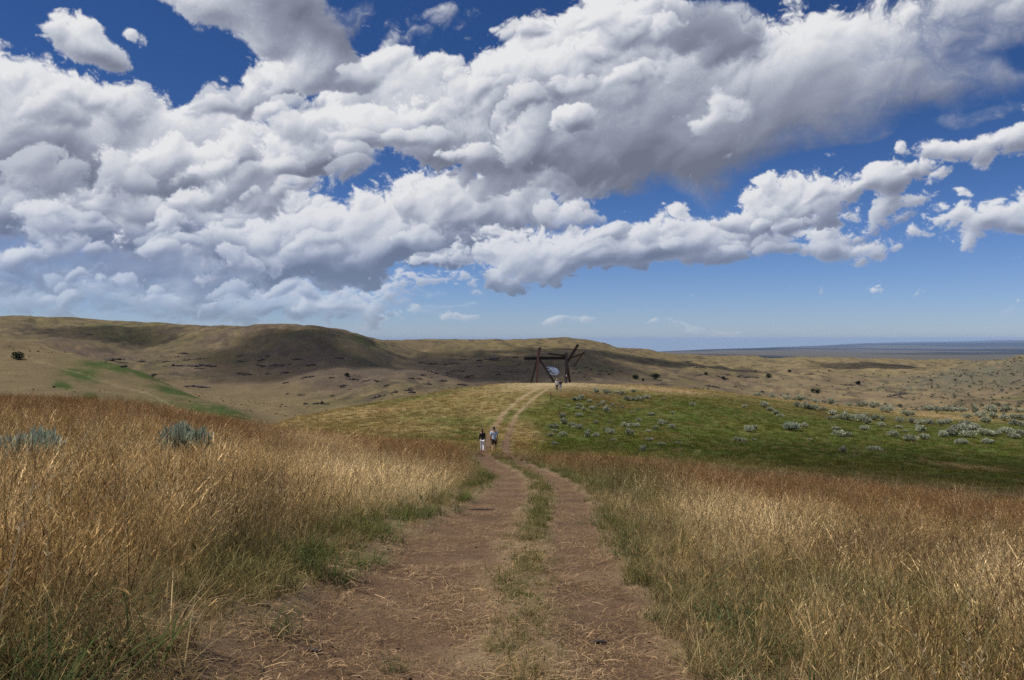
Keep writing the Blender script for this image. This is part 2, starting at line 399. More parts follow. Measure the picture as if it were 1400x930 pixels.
# ------------------------------------------------------------------ land mesh
def build_land():
    az = np.concatenate([np.linspace(-180, -46, 60)[:-1], np.linspace(-46, -36, 40)[:-1], np.linspace(-36, 36, 761),
                         np.linspace(36, 46, 40)[1:], np.linspace(46, 180, 60)[1:]])
    az = np.radians(az)
    rr = np.concatenate([np.exp(np.arange(math.log(0.4), math.log(60), 0.0135)), np.exp(np.arange(math.log(60), math.log(2600), 0.011)),
                         np.exp(np.linspace(math.log(2600), math.log(42000), 90))])
    na, nr = len(az), len(rr)
    A, Rr = np.meshgrid(az, rr)
    x = (np.sin(A) * Rr).ravel(); y = (np.cos(A) * Rr).ravel()
    z = height(x, y)
    co = np.stack([x, y, z], 1)
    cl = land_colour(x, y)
    i, j = np.meshgrid(np.arange(nr - 1), np.arange(na - 1), indexing='ij')
    q = np.stack([i * na + j, i * na + j + 1, (i + 1) * na + j + 1, (i + 1) * na + j], -1).reshape(-1, 4)[:, ::-1]
    fx = x[q].mean(1); fy = y[q].mean(1); fr = np.hypot(fx, fy)
    dirt = ruts(fx, fy)[0]
    isp = (dirt > 0.5) & (fy > -20) & (fr < 145)
    kind = np.where(isp, 1, np.where(fr < 205, 0, np.where(fr < 2600, 2, 3)))
    mats = [land_material('soil_and_thatch', 1.1, 0.05, 0.8), land_material('trodden_dirt', 4.0, 0.05, 0.9),
            land_material('hill_grassland', 0.16, 0.9, 1.0), land_material('far_plain', 0.004, 2.0, 0.5)]
    names = ['ground', 'path', 'hills', 'plain']
    labels = [('bare soil and dry thatch under the grass, sloping down to the knoll', 'ground'),
              ('reddish dirt two-track path running downhill and up to the knoll', 'path'),
              ('rolling tan and olive grass hills across the middle distance', 'hills'),
              ('far blue-grey plain with mesas darkened by painted cloud shadow on the right horizon', 'plain')]
    for k in range(4):
        f = q[kind == k]
        used, inv = np.unique(f, return_inverse=True)
        me = mesh_np(names[k], co[used], inv.reshape(-1, 4))
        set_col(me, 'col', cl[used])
        o = link(names[k], me, mats[k])
        tag(o, labels[k][0], labels[k][1], kind='structure')
build_land()

# ------------------------------------------------------------------ instanced ground cover ("stuff")
def grass_material(name, transl=0.3):
    m, nt, out = new_mat(name)
    t = node(nt, 'ShaderNodeAttribute', attribute_name='tint', attribute_type='INSTANCER').outputs['Color']
    b = node(nt, 'ShaderNodeAttribute', attribute_name='bcol').outputs['Color']
    c = mixc(nt, 1.0, t, b, 'MULTIPLY')
    d = node(nt, 'ShaderNodeBsdfDiffuse'); tr = node(nt, 'ShaderNodeBsdfTranslucent')
    nt.links.new(c, d.inputs[0]); nt.links.new(c, tr.inputs[0])
    mx = node(nt, 'ShaderNodeMixShader'); mx.inputs[0].default_value = transl
    nt.links.new(d.outputs[0], mx.inputs[1]); nt.links.new(tr.outputs[0], mx.inputs[2])
    nt.links.new(mx.outputs[0], out.inputs[0])
    return m
M_GRASS = grass_material('grass_blades')

class Blades:
    def __init__(s): s.v, s.f, s.c = [], [], []
    def strip(s, pts, widths, side, col):
        b = len(s.v)
        for p, w in zip(pts, widths):
            s.v.append(p - side * w * 0.5); s.v.append(p + side * w * 0.5)
            s.c.append(col); s.c.append(col)
        for i in range(len(pts) - 1):
            s.f.append((b + 2 * i, b + 2 * i + 1, b + 2 * i + 3, b + 2 * i + 2))
    def mesh(s, name, mat):
        me = mesh_np(name, np.array(s.v), np.array(s.f), smooth=False)
        set_col(me, 'bcol', np.array(s.c))
        me.materials.append(mat)
        return me

def side_of(az): return np.array([math.cos(az), math.sin(az), 0.0])

def curve(base, az, h, lean, bend, n):
    out = np.array([math.cos(az), math.sin(az), 0.0])
    t = np.linspace(0, 1, n)
    return [base + out * (lean * tt + bend * tt * tt) * h + np.array([0, 0, 1.0]) * h * tt * (1 - 0.35 * bend * tt) for tt in t]

def clump(r, leaves, stems, rad, h_leaf, h_stem, wl=0.006, leaf_cols=None, stem_cols=None, head=True, head_len=0.19, green=0.0):
    B = Blades()
    for i in range(leaves):
        a = r.uniform(0, 2 * math.pi); q = rad * math.sqrt(r.uniform())
        base = np.array([math.cos(a) * q, math.sin(a) * q, -0.02])
        az = r.uniform(0, 2 * math.pi)
        h = h_leaf * r.uniform(0.5, 1.15)
        pts = curve(base, az, h, r.uniform(0.05, 0.35), r.uniform(0.1, 0.9), 4)
        w = wl * r.uniform(0.7, 1.4)
        col = np.array(leaf_cols[r.integers(len(leaf_cols))]) * r.uniform(0.75, 1.25)
        if r.uniform() < green: col = np.array((0.42, 0.62, 0.42)) * r.uniform(0.7, 1.2)
        B.strip(pts, [w, w * 0.9, w * 0.6, w * 0.1], side_of(az + math.pi / 2 + r.normal() * 0.5), col)
    for i in range(stems):
        a = r.uniform(0, 2 * math.pi); q = rad * math.sqrt(r.uniform())
        base = np.array([math.cos(a) * q, math.sin(a) * q, -0.02])
        az = r.uniform(0, 2 * math.pi)
        h = h_stem * r.uniform(0.65, 1.12)
        pts = curve(base, az, h, r.uniform(0.0, 0.26), r.uniform(0.0, 0.40), 4)
        col = np.array(stem_cols[r.integers(len(stem_cols))]) * r.uniform(0.8, 1.25)
        sd = side_of(r.uniform(0, math.pi))
        B.strip(pts, [0.0038, 0.0034, 0.0028, 0.0022], sd, col)
        if head:
            dr = pts[-1] - pts[-2]; dr = dr / np.linalg.norm(dr)
            L = head_len * r.uniform(0.6, 1.3)
            hc = col * np.array((1.03, 0.98, 0.92)) * r.uniform(0.8, 1.25)
            droop = np.array([math.cos(az), math.sin(az), -0.4]) * r.uniform(0.0, 0.25) * L
            top = pts[-1]
            n = 7
            for k in range(n):
                t = k / (n - 1)
                p = top + dr * L * (t - 0.35) + droop * t * t
                a2 = k * 2.4 + r.uniform(0, 1.5)
                o2 = np.array([math.cos(a2), math.sin(a2), 0.0])
                ln = 0.040 * (1.15 - 0.7 * t) * r.uniform(0.8, 1.3)
                e = p + o2 * ln * 0.24 + dr * ln * 1.1
                w = 0.0078 * (1.1 - 0.6 * t)
                B.strip([p, (p + e) / 2, e], [w * 0.4, w, w * 0.15], np.cross(dr, o2), hc * r.uniform(0.85, 1.2))
    return B

DRY = [(1.0, 1.0, 1.0), (1.2, 1.12, 1.0), (0.7, 0.66, 0.60), (1.55, 1.52, 1.45)]
RST = [(1.0, 1.0, 1.0), (0.85, 0.78, 0.70), (1.35, 1.32, 1.25), (0.6, 0.53, 0.47), (1.75, 1.72, 1.65)]

def proto_set(name, makers, mat=M_GRASS):
    col = bpy.data.collections.new(name)
    for i, mk in enumerate(makers):
        me = mk(np.random.default_rng(100 + i)).mesh(f'{name}_{i:02d}', mat)
        col.objects.link(bpy.data.objects.new(f'{name}_{i:02d}', me))
    return col, len(makers)

P_TALL = proto_set('tall_clump', [lambda r: clump(r, 13, 9, 0.13, 0.42, 0.66, leaf_cols=DRY, stem_cols=RST, green=0.26) for _ in range(9)])
P_SHORT = proto_set('short_clump', [lambda r: clump(r, 26, 1, 0.10, 0.20, 0.30, wl=0.005, leaf_cols=DRY, stem_cols=DRY, head=True, head_len=0.06, green=0.1) for _ in range(6)])
P_GREEN = proto_set('green_clump', [lambda r: clump(r, 22, 2, 0.10, 0.34, 0.5, wl=0.007, leaf_cols=DRY, stem_cols=DRY, head=True, head_len=0.08, green=0.0) for _ in range(6)])
P_TUFT = proto_set('field_tuft', [lambda r: clump(r, 40, 5, 0.45, 0.26, 0.42, wl=0.018, leaf_cols=DRY, stem_cols=RST, head=False, green=0.0) for _ in range(5)])

def litter(r):
    B = Blades()
    for i in range(16):
        a = r.uniform(0, 2 * math.pi); q = 0.22 * math.sqrt(r.uniform())
        p = np.array([math.cos(a) * q, math.sin(a) * q, r.uniform(0.004, 0.02)])
        d = r.uniform(0, 2 * math.pi); L = r.uniform(0.03, 0.13)
        e = p + np.array([math.cos(d) * L, math.sin(d) * L, r.uniform(-0.004, 0.02)])
        m = (p + e) / 2 + np.array([0, 0, r.uniform(0, 0.012)]) + side_of(d + 1.57) * r.normal() * 0.01
        B.strip([p, m, e], [0.004, 0.0045, 0.002], side_of(d + 1.57) + np.array([0, 0, 0.2]), np.array(DRY[r.integers(4)]) * r.uniform(0.7, 1.25))
    return B
P_LITTER = proto_set('straw', [litter for _ in range(5)])

def stone_proto(r):
    B = Blades()
    bm = bmesh.new(); bmesh.ops.create_icosphere(bm, subdivisions=1, radius=1.0)
    off = r.normal(size=(len(bm.verts), 3)) * 0.16
    for v, o in zip(bm.verts, off):
        v.co = Vector((v.co.x * 1.2 + o[0], v.co.y + o[1], v.co.z * 0.65 + o[2]))
    bm.verts.index_update()
    B.v = [np.array(v.co) for v in bm.verts]; B.c = [np.ones(3)] * len(B.v)
    B.f = [tuple(v.index for v in f.verts) for f in bm.faces]
    bm.free()
    return B
P_STONE = proto_set('pebble', [stone_proto for _ in range(4)])

def gn_group(col):
    ng = bpy.data.node_groups.new('scatter', 'GeometryNodeTree')
    ng.interface.new_socket('Geometry', in_out='INPUT', socket_type='NodeSocketGeometry')
    ng.interface.new_socket('Geometry', in_out='OUTPUT', socket_type='NodeSocketGeometry')
    gi = ng.nodes.new('NodeGroupInput'); go = ng.nodes.new('NodeGroupOutput')
    ci = ng.nodes.new('GeometryNodeCollectionInfo')
    ci.inputs['Collection'].default_value = col
    ci.inputs['Separate Children'].default_value = True
    ci.inputs['Reset Children'].default_value = True
    ip = ng.nodes.new('GeometryNodeInstanceOnPoints')
    ip.inputs['Pick Instance'].default_value = True
    def na(name, typ):
        n = ng.nodes.new('GeometryNodeInputNamedAttribute'); n.data_type = typ
        n.inputs['Name'].default_value = name
        return n.outputs['Attribute']
    L = ng.links.new
    L(gi.outputs[0], ip.inputs['Points']); L(ci.outputs[0], ip.inputs['Instance'])
    L(na('idx', 'INT'), ip.inputs['Instance Index'])
    L(na('rot', 'FLOAT_VECTOR'), ip.inputs['Rotation'])
    L(na('scl', 'FLOAT_VECTOR'), ip.inputs['Scale'])
    L(ip.outputs[0], go.inputs[0])
    return ng
_groups = {}
def scatter(name, pts, scl, tint, protos, label, cat, tilt=0.08):
    col, n = protos
    N = len(pts)
    me = bpy.data.meshes.new(name)
    me.vertices.add(N); me.vertices.foreach_set('co', np.asarray(pts, np.float32).ravel())
    tl = np.where(rng.uniform(size=N) < 0.14, tilt * 3.6, tilt)
    rot = np.stack([rng.normal(0, 1, N) * tl, rng.normal(0, 1, N) * tl, rng.uniform(0, 6.283, N)], 1).astype(np.float32)
    a = me.attributes.new('rot', 'FLOAT_VECTOR', 'POINT'); a.data.foreach_set('vector', rot.ravel())
    a = me.attributes.new('scl', 'FLOAT_VECTOR', 'POINT'); a.data.foreach_set('vector', np.asarray(scl, np.float32).ravel())
    a = me.attributes.new('idx', 'INT', 'POINT'); a.data.foreach_set('value', rng.integers(0, n, N).astype(np.int32))
    a = me.attributes.new('tint', 'FLOAT_COLOR', 'POINT')
    t4 = np.ones((N, 4), np.float32); t4[:, :3] = tint
    a.data.foreach_set('color', t4.ravel())
    o = link(name, me)
    if col.name not in _groups: _groups[col.name] = gn_group(col)
    md = o.modifiers.new('scatter', 'NODES'); md.node_group = _groups[col.name]
    tag(o, label, cat, kind='stuff')
    return o

def sample(N, d0, d1, power, half=0.84, margin=6.0, centre=0.0):
    """points with density ~ d**-power per square metre, in a fan that is wider than the view by a margin in metres"""
    g = np.linspace(d0, d1, 2000)
    w = np.cumsum((half * g + margin) * g ** -power); w /= w[-1]
    d = np.interp(rng.uniform(size=N), w, g)
    x = rng.uniform(-1, 1, N) * (half * d + margin) + centre * d
    return x, d, 700 + F * x / d

def tall_zone(x, y):
    """how much tall dry grass grows here (0..1)"""
    dx = x - path_x(y)
    n = fbm(x * 0.35, y * 0.35, 61, 3)
    edge_l = 1.70 + 0.35 * n + 0.50 * sst(26, 10, y)
    edge_r = 1.25 + 0.40 * n + 0.25 * sst(9, 4, y)
    k = np.where(dx < 0, sst(edge_l, edge_l + 0.9, -dx), sst(edge_r, edge_r + 1.3, dx))
    return k, dx

NEAR_SAGE = [((254 - 700) / F * 17.5, 17.5, 1.35), ((42 - 700) / F * 12.5, 12.5, 1.2)]
# --- tall dry grass
def do_tall():
    x, y, u = sample(125000, 1.6, 62, 1.10)
    k, dx = tall_zone(x, y)
    n1 = fbm(x * 0.22, y * 0.22, 62, 4); n2 = fbm(x * 0.7, y * 0.7, 63, 3); n3 = fbm(x * 0.1, y * 0.16, 64, 3)
    far_r = sst(50 + 3 * n1, 42 + 3 * n1, y + 0.015 * (u - 800))
    far = np.where(dx < 0, sst(63, 54, y), far_r)
    gp = np.where(dx > 0, sst(-0.05, 0.3, n3 + 0.3 * n2) * 0.68 + 0.5 * bump(u, y, 845, 24, 55, 0.45), sst(0.1, 0.45, n3 + 0.3 * n2) * 0.35 * sst(18, 8, y))
    keep = rng.uniform(size=len(x)) < k * far * np.clip(0.8 + 0.6 * n2, 0.2, 1) * np.clip(1 - gp, 0.25, 1)
    x, y, u, dx, n1, n2, n3 = (q[keep] for q in (x, y, u, dx, n1, n2, n3))
    clear = np.zeros(len(x), bool)
    for (sx, sy, sr) in NEAR_SAGE: clear |= (np.hypot(x - sx, (y - sy - 0.0)) < sr * 0.55) | ((np.abs(x - sx) < sr * 0.5) & (y < sy) & (y > sy - 4.2) & (rng.uniform(size=len(x)) < 0.70 + 0.28 * sst(4.2, 2.5, sy - y)))
    x, y, u, dx, n1, n2, n3 = (q[~clear] for q in (x, y, u, dx, n1, n2, n3))
    z = height(x, y)
    N = len(x)
    rust = np.where((dx < 0)[:, None], np.array([[0.200, 0.110, 0.052]]), np.array([[0.205, 0.105, 0.050]])); tan = np.array((0.400, 0.287, 0.138)); straw = np.array((0.64, 0.52, 0.31)); brown = np.array((0.155, 0.112, 0.070)); olive = np.array((0.130, 0.125, 0.052))
    t = np.tile(tan, (N, 1))
    t = mixv(t, brown, sst(-0.1, 0.5, n1) * 0.8)
    left = dx < 0
    rl = np.where(left, sst(14, 30, y + 8 * n3), sst(17, 28, y + 6 * n3 + 0.016 * (u - 960)))
    rw = np.clip(rl * (0.80 + 0.5 * n2), 0, 1)[:, None]; t = t * (1 - rw) + rust * rw
    st = left * 1.25 * bump(u, y, 520, 20, 120, 0.36) + left * 0.55 * bump(u, y, 430, 36, 60, 0.12) + (~left) * (0.75 * bump(u, y, 1010, 15, 110, 0.34) + 0.7 * bump(u, y, 1390, 8, 80, 0.25) + 0.6 * bump(u, y, 1180, 7.5, 70, .25))
    t = mixv(t, straw, np.clip(st * 1.1 * (0.9 + 0.7 * n2), 0, 1))
    gr = np.exp(-(np.abs(dx) - 1.6) / 1.1) * (0.4 + 0.9 * n1) + (~left) * 0.5 * sst(0.05, 0.4, n3) + left * 0.25 * sst(0.1, 0.5, n3) + (~left) * 0.9 * bump(u, y, 850, 26, 75, 0.4)
    t = mixv(t, olive, np.clip(gr, 0, 0.85))
    n5 = fbm(x * 1.1, y * 0.8, 66, 3)
    t = t * np.where(left, 1.0, 0.92)[:, None]
    t = mixv(t, (0.105, 0.105, 0.034), np.clip((~left) * sst(0.0, 0.5, n3 + 0.5 * n2) * sst(930, 1150, u) * 0.85, 0, 1))
    t = mixv(t, straw, sst(0.05, 0.4, n5) * 0.70 * (1 - 0.6 * rl))
    t = mixv(t, olive, sst(0.15, 0.5, -n5 + 0.4 * n3) * 0.6 * sst(40, 15, y))
    t = t * np.exp(0.30 * rng.normal(size=N)).clip(0.45, 2.0)[:, None]
    s = (0.72 + 0.26 * n1 + 0.32 * n5 + 0.15 * rng.normal(size=N)) * np.where(left, 1.0, 0.95)
    s = np.clip(s, 0.45, 1.25) * (0.72 + 0.28 * sst(1.6, 3.6, np.abs(dx)))
    w = s * (1 + 0.9 * sst(10, 55, y))
    P = np.stack([x, y, z], 1)
    for side, nm, lab in ((left, 'tall_grass', 'tall rust and straw coloured seeding grass covering the slope left of the path'),
                          (~left, 'tall_grass', 'tall tan and rust seeding grass covering the slope right of the path')):
        scatter(nm, P[side], np.stack([w, w, s], 1)[side], t[side], P_TALL, lab, 'grass', tilt=0.10)
do_tall()

# --- scattered single stalks and broad-leaved weeds that break the even sward
def stalk(r, pale):
    B = Blades()
    for q in range(r.integers(1, 4)):
        base = np.array([r.normal() * 0.05, r.normal() * 0.05, -0.02]); az = r.uniform(0, 6.283)
        h = r.uniform(0.7, 1.05)
        pts = curve(base, az, h, r.uniform(0.0, 0.25), r.uniform(0, 0.35), 6)
        B.strip(pts, [0.008, 0.007, 0.006, 0.005, 0.004, 0.003], side_of(r.uniform(0, 3.14)), np.ones(3) * 0.9)
        for k in range(18):
            t = r.uniform(0.5 if pale else 0.35, 1.0); p = pts[0] * (1 - t) + pts[-1] * t; i = min(4, int(t * 5)); f = t * 5 - i
            p = pts[i] * (1 - f) + pts[i + 1] * f
            o = np.array([math.cos(k * 2.4), math.sin(k * 2.4), r.uniform(0.6, 1.6)]); o /= np.linalg.norm(o)
            ln = r.uniform(0.025, 0.055) * (1.3 - 0.8 * t)
            B.strip([p, p + o * ln * 0.5, p + o * ln], [0.003, 0.0065, 0.002], side_of(r.uniform(0, 6.28)), np.ones(3) * r.uniform(0.7, 1.3))
    return B
def weed(r):
    B = Blades()
    for k in range(60):
        a = r.uniform(0, 6.283); base = np.array([r.normal() * 0.10, r.normal() * 0.10, 0.0])
        pts = curve(base, a, r.uniform(0.06, 0.30), r.uniform(0.2, 0.9), r.uniform(0.2, 1.0), 4)
        w = r.uniform(0.005, 0.012)
        B.strip(pts, [w * 0.4, w, w * 0.8, w * 0.1], side_of(a + 1.57), np.array((1.0, 1.0, 1.0)) * r.uniform(0.65, 1.35))
    return B
P_STALK = proto_set('stalk', [lambda r: stalk(r, False), lambda r: stalk(r, True), lambda r: stalk(r, True), lambda r: stalk(r, False)])
P_WEED = proto_set('weed', [weed for _ in range(4)])
def do_weeds():
    x, y, u = sample(6000, 1.8, 45, 1.2)
    k, dx = tall_zone(x, y)
    keep = rng.uniform(size=len(x)) < k * 0.7
    x, y = x[keep], y[keep]; N = len(x)
    pick = rng.uniform(size=(N, 1))
    t = np.where(pick < 0.45, np.array([[0.46, 0.37, 0.22]]), np.where(pick < 0.8, np.array([[0.115, 0.062, 0.034]]), np.array([[0.20, 0.15, 0.07]]))) * np.exp(0.2 * rng.normal(size=(N, 1)))
    s = np.clip(0.85 + 0.2 * rng.normal(size=N), 0.5, 1.3)
    scatter('weed_stalks', np.stack([x, y, height(x, y)], 1), np.stack([s, s, s], 1), t, P_STALK, 'single pale and dark seed stalks standing among the tall grass', 'weeds', 0.14)
    x, y, u = sample(11000, 1.8, 36, 1.25)
    k, dx = tall_zone(x, y)
    n = fbm(x * 0.5, y * 0.5, 76, 3); r_, _ = ruts(x, y)
    pr = np.clip((0.5 * np.exp(-((np.abs(dx) - 1.9) / 0.9) ** 2) + 0.35 * np.exp(-(dx / 0.3) ** 2) + 0.22 * k * (dx > 0)) * np.clip(0.5 + 2.0 * n, 0, 1.6), 0, 1) * (1 - 0.97 * r_)
    keep = rng.uniform(size=len(x)) < pr
    x, y, dx = x[keep], y[keep], dx[keep]; N = len(x)
    pick = rng.uniform(size=(N, 1))
    t = np.where(pick < 0.6, np.array([[0.075, 0.092, 0.034]]), np.where(pick < 0.85, np.array([[0.095, 0.115, 0.050]]), np.array([[0.15, 0.15, 0.045]]))) * np.exp(0.22 * rng.normal(size=(N, 1)))
    s = np.clip(0.8 + 0.3 * rng.normal(size=N), 0.35, 1.5) * np.where(np.abs(dx) < 0.9, 0.55, 1.0)
    scatter('green_weeds', np.stack([x, y, height(x, y)], 1), np.stack([s, s, s], 1), t, P_WEED, 'green leafy weeds along the verges and middle strip of the path', 'weeds', 0.12)
do_weeds()

# --- green undergrowth and short grass of the verges and the middle strip
def do_verges():
    x, y, u = sample(115000, 1.6, 62, 1.15)
    k, dx = tall_zone(x, y)
    n1 = fbm(x * 0.6, y * 0.45, 71, 3); n2 = fbm(x * 1.7, y * 1.7, 72, 3); n3 = fbm(x * 0.15, y * 0.15, 73, 3)
    ad = np.abs(dx)
    verge = np.exp(-((ad - np.where(dx < 0, 1.85 + 0.5 * sst(26, 10, y), 1.5)) / 0.42) ** 2) * np.clip(0.75 + 1.0 * n1, 0, 1)
    strip = np.exp(-((dx - 0.06 - 0.12 * n1) / 0.30) ** 2) * np.clip(0.85 + 0.8 * n2 + 0.3 * sst(8, 18, y), 0, 1)
    under = k * np.where(dx > 0, 1.0, 0.40) * np.clip(0.35 + 1.8 * fbm(x * 0.1, y * 0.16, 64, 3), 0, 1) + 0.5 * (dx > 0) * bump(u, y, 845, 24, 55, 0.45) * k
    r_, _ = ruts(x, y)
    pr = np.clip(verge + strip + under, 0, 1) * np.clip(1 - 1.25 * r_ + 0.2 * n2, 0.0, 1)
    keep = rng.uniform(size=len(x)) < pr
    x, y, u, dx, n1, n2, n3, k = (q[keep] for q in (x, y, u, dx, n1, n2, n3, k))
    N = len(x); z = height(x, y)
    g = np.array((0.088, 0.126, 0.032)); ol = np.array((0.155, 0.140, 0.058)); dry = np.array((0.30, 0.225, 0.12))
    t = np.tile(g, (N, 1))
    t = mixv(t, ol, np.clip(0.45 + 0.9 * n2, 0, 1))
    isd = np.clip(sst(-0.2, 0.4, -n1 + 0.3 * n3) * 0.85 + 0.45 * sst(12, 5, y) * (np.abs(dx) > 0.9), 0, 1)
    t = mixv(t, dry, np.clip(isd * np.where(np.abs(dx) < 0.8, 0.6, 1.0), 0, 1))
    t = t * np.clip(1 + 0.22 * rng.normal(size=N), 0.5, 1.6)[:, None]
    strip = np.abs(dx) < 0.9
    s = np.where(strip, 0.42 + 0.45 * sst(7, 20, y) , 0.75) * np.clip(1 + 0.25 * rng.normal(size=N), 0.5, 1.6) * np.clip(0.9 + 0.7 * n2, 0.45, 1.5)
    P = np.stack([x, y, z], 1); S = np.stack([s, s, s], 1)
    lo = strip | (rng.uniform(size=N) < 0.4)
    scatter('short_grass', P[lo], S[lo] * 1.15, t[lo], P_SHORT, 'short trodden grass and weeds along the middle strip and edges of the path', 'grass', 0.15)
    scatter('green_grass', P[~lo], S[~lo], t[~lo], P_GREEN, 'green leafy grass growing along both verges of the path', 'grass', 0.12)
do_verges()

# --- straw litter and pebbles on the bare dirt
def do_litter():
    x, y, u = sample(36000, 1.6, 40, 1.0, 0.05, 2.6)
    dx = x - path_x(y); r_, _ = ruts(x, y)
    n1 = fbm(x * 1.1, y * 1.1, 81, 3)
    pr = np.exp(-(dx / 2.5) ** 4) * np.clip(0.70 + 1.1 * n1 - 0.42 * r_, 0.07, 1)
    keep = rng.uniform(size=len(x)) < pr
    x, y = x[keep], y[keep]; N = len(x); z = height(x, y)
    t = np.array((0.30, 0.215, 0.125))[None] * np.clip(1 + 0.3 * rng.normal(size=N), 0.4, 1.7)[:, None]
    s = np.repeat(np.exp(rng.normal(-0.45, 0.4, N)).clip(0.25, 1.5)[:, None], 3, 1)
    scatter('straw_litter', np.stack([x, y, z + 0.004], 1), s, t, P_LITTER, 'loose dry straw scattered over the bare dirt of the path', 'straw', 0.05)
    x, y, u = sample(9000, 1.6, 25, 1.2, 0.03, 2.4)
    r_, dx = ruts(x, y); keep = (np.abs(dx) < 2.2) & (rng.uniform(size=len(x)) < 0.25 + 0.7 * r_)
    x, y = x[keep], y[keep]; N = len(x); z = height(x, y)
    s = np.clip(np.exp(rng.normal(-5.4, 0.5, N)), 0.0025, 0.018)
    t = np.where(rng.uniform(size=(N, 1)) < 0.6, np.array([[0.12, 0.085, 0.065]]), np.array([[0.20, 0.145, 0.11]])) * np.clip(1 + 0.25 * rng.normal(size=(N, 1)), 0.5, 1.6)
    scatter('pebbles', np.stack([x, y, z + s * 0.3], 1), np.repeat(s[:, None], 3, 1), t, P_STONE, 'small pebbles and clods lying on the dirt of the path', 'pebbles', 0.4)
do_litter()

# --- shorter field grass from the dip to the knoll
def do_field():
    x, y, u = sample(100000, 44, 185, 1.0, 0.78, 8.0)
    r_, dx = ruts(x, y)
    n1 = fbm(x * 0.15, y * 0.15, 91, 3)
    keep = (r_ < 0.3) & ~((np.abs(u - 764) < 12) & (np.abs(y - 116) < 5)) & (rng.uniform(size=len(x)) < np.clip(0.8 + 0.6 * n1, 0.2, 1) * (1 - 0.75 * bump(u, y, 745, 150, 60, 0.2)))
    x, y, u, dx, n1 = x[keep], y[keep], u[keep], dx[keep], n1[keep]
    z = height(x, y); N = len(x)
    t = land_colour(x, y) * np.exp(0.10 + 0.33 * rng.normal(size=N)).clip(0.4, 2.4)[:, None]
    odd = rng.uniform(size=N) < 0.10 + 0.15 * n1
    t = np.where(odd[:, None], np.array([[0.26, 0.19, 0.095]]), t)
    s = np.clip(0.75 + 0.25 * rng.normal(size=N), 0.3, 1.4) * (1 - 0.35 * sst(90, 150, y)) * (1 - 0.62 * np.clip(bump(u, y, 755, 140, 70, 0.3), 0, 1))
    w = s * (1 + 0.4 * sst(80, 170, y))
    P = np.stack([x, y, z], 1); S = np.stack([w, w, s], 1)
    g = x > path_x(np.clip(y, 0, 142))
    scatter('field_grass', P[g], S[g], t[g], P_TUFT, 'low green grass of the bench right of the path', 'grass', 0.05)
    scatter('field_grass', P[~g], S[~g], t[~g], P_TUFT, 'low tan grass on the knoll flank left of the path', 'grass', 0.05)
do_field()

# ------------------------------------------------------------------ sagebrush
def leaf_mat(name, col, var=0.35):
    m, nt, out = new_mat(name)
    b = node(nt, 'ShaderNodeAttribute', attribute_name='bcol').outputs['Color']
    oi = X(nt, node(nt, 'ShaderNodeObjectInfo').outputs['Random'])
    c = mixc(nt, 1.0, mixc(nt, 1.0, b, col, 'MULTIPLY'), gray(nt, oi * (2 * var) + (1 - var)), 'MULTIPLY')
    d = node(nt, 'ShaderNodeBsdfDiffuse'); tr = node(nt, 'ShaderNodeBsdfTranslucent')
    nt.links.new(c, d.inputs[0]); nt.links.new(c, tr.inputs[0])
    mx = node(nt, 'ShaderNodeMixShader'); mx.inputs[0].default_value = 0.2
    nt.links.new(d.outputs[0], mx.inputs[1]); nt.links.new(tr.outputs[0], mx.inputs[2])
    nt.links.new(mx.outputs[0], out.inputs[0])
    return m
M_SAGE = leaf_mat('sage_leaves', (0.41, 0.42, 0.30), 0.22)
M_SAGE_NEAR = leaf_mat('near_sage_leaves', (0.38, 0.42, 0.31), 0.1)
M_DARKLEAF = leaf_mat('juniper_leaves', (0.020, 0.030, 0.012), 0.25)
M_BARK = simple_mat('grey_bark', (0.10, 0.08, 0.06), 0.9, var=0.4, scale=12)

def tube(pts, radii, n=6):
    pts = [np.asarray(p, float) for p in pts]
    V, Fc = [], []
    for i, (p, r) in enumerate(zip(pts, radii)):
        t = pts[min(i + 1, len(pts) - 1)] - pts[max(i - 1, 0)]
        t = t / (np.linalg.norm(t) + 1e-9)
        a = np.cross(t, (0.0, 0.0, 1.0) if abs(t[2]) < 0.9 else (1.0, 0, 0)); a /= np.linalg.norm(a)
        b = np.cross(t, a)
        for k in range(n):
            q = 2 * math.pi * k / n
            V.append(p + (a * math.cos(q) + b * math.sin(q)) * r)
    for i in range(len(pts) - 1):
        for k in range(n):
            Fc.append((i * n + k, i * n + (k + 1) % n, (i + 1) * n + (k + 1) % n, (i + 1) * n + k))
    return V, Fc

def stems_mesh(name, r, n, reach, h, rad):
    V, Fc = [], []
    for i in range(n):
        a = r.uniform(0, 6.283); q = reach * r.uniform(0.2, 0.8)
        v, f = tube([(0, 0, -0.1), (math.cos(a) * q * 0.4, math.sin(a) * q * 0.4, h * 0.35), (math.cos(a) * q, math.sin(a) * q, h * r.uniform(0.6, 0.85))], [rad, rad * 0.7, rad * 0.3], 5)
        b = len(V); V += v; Fc += [tuple(k + b for k in g) for g in f]
    return mesh_np(name, np.array(V), np.array(Fc))

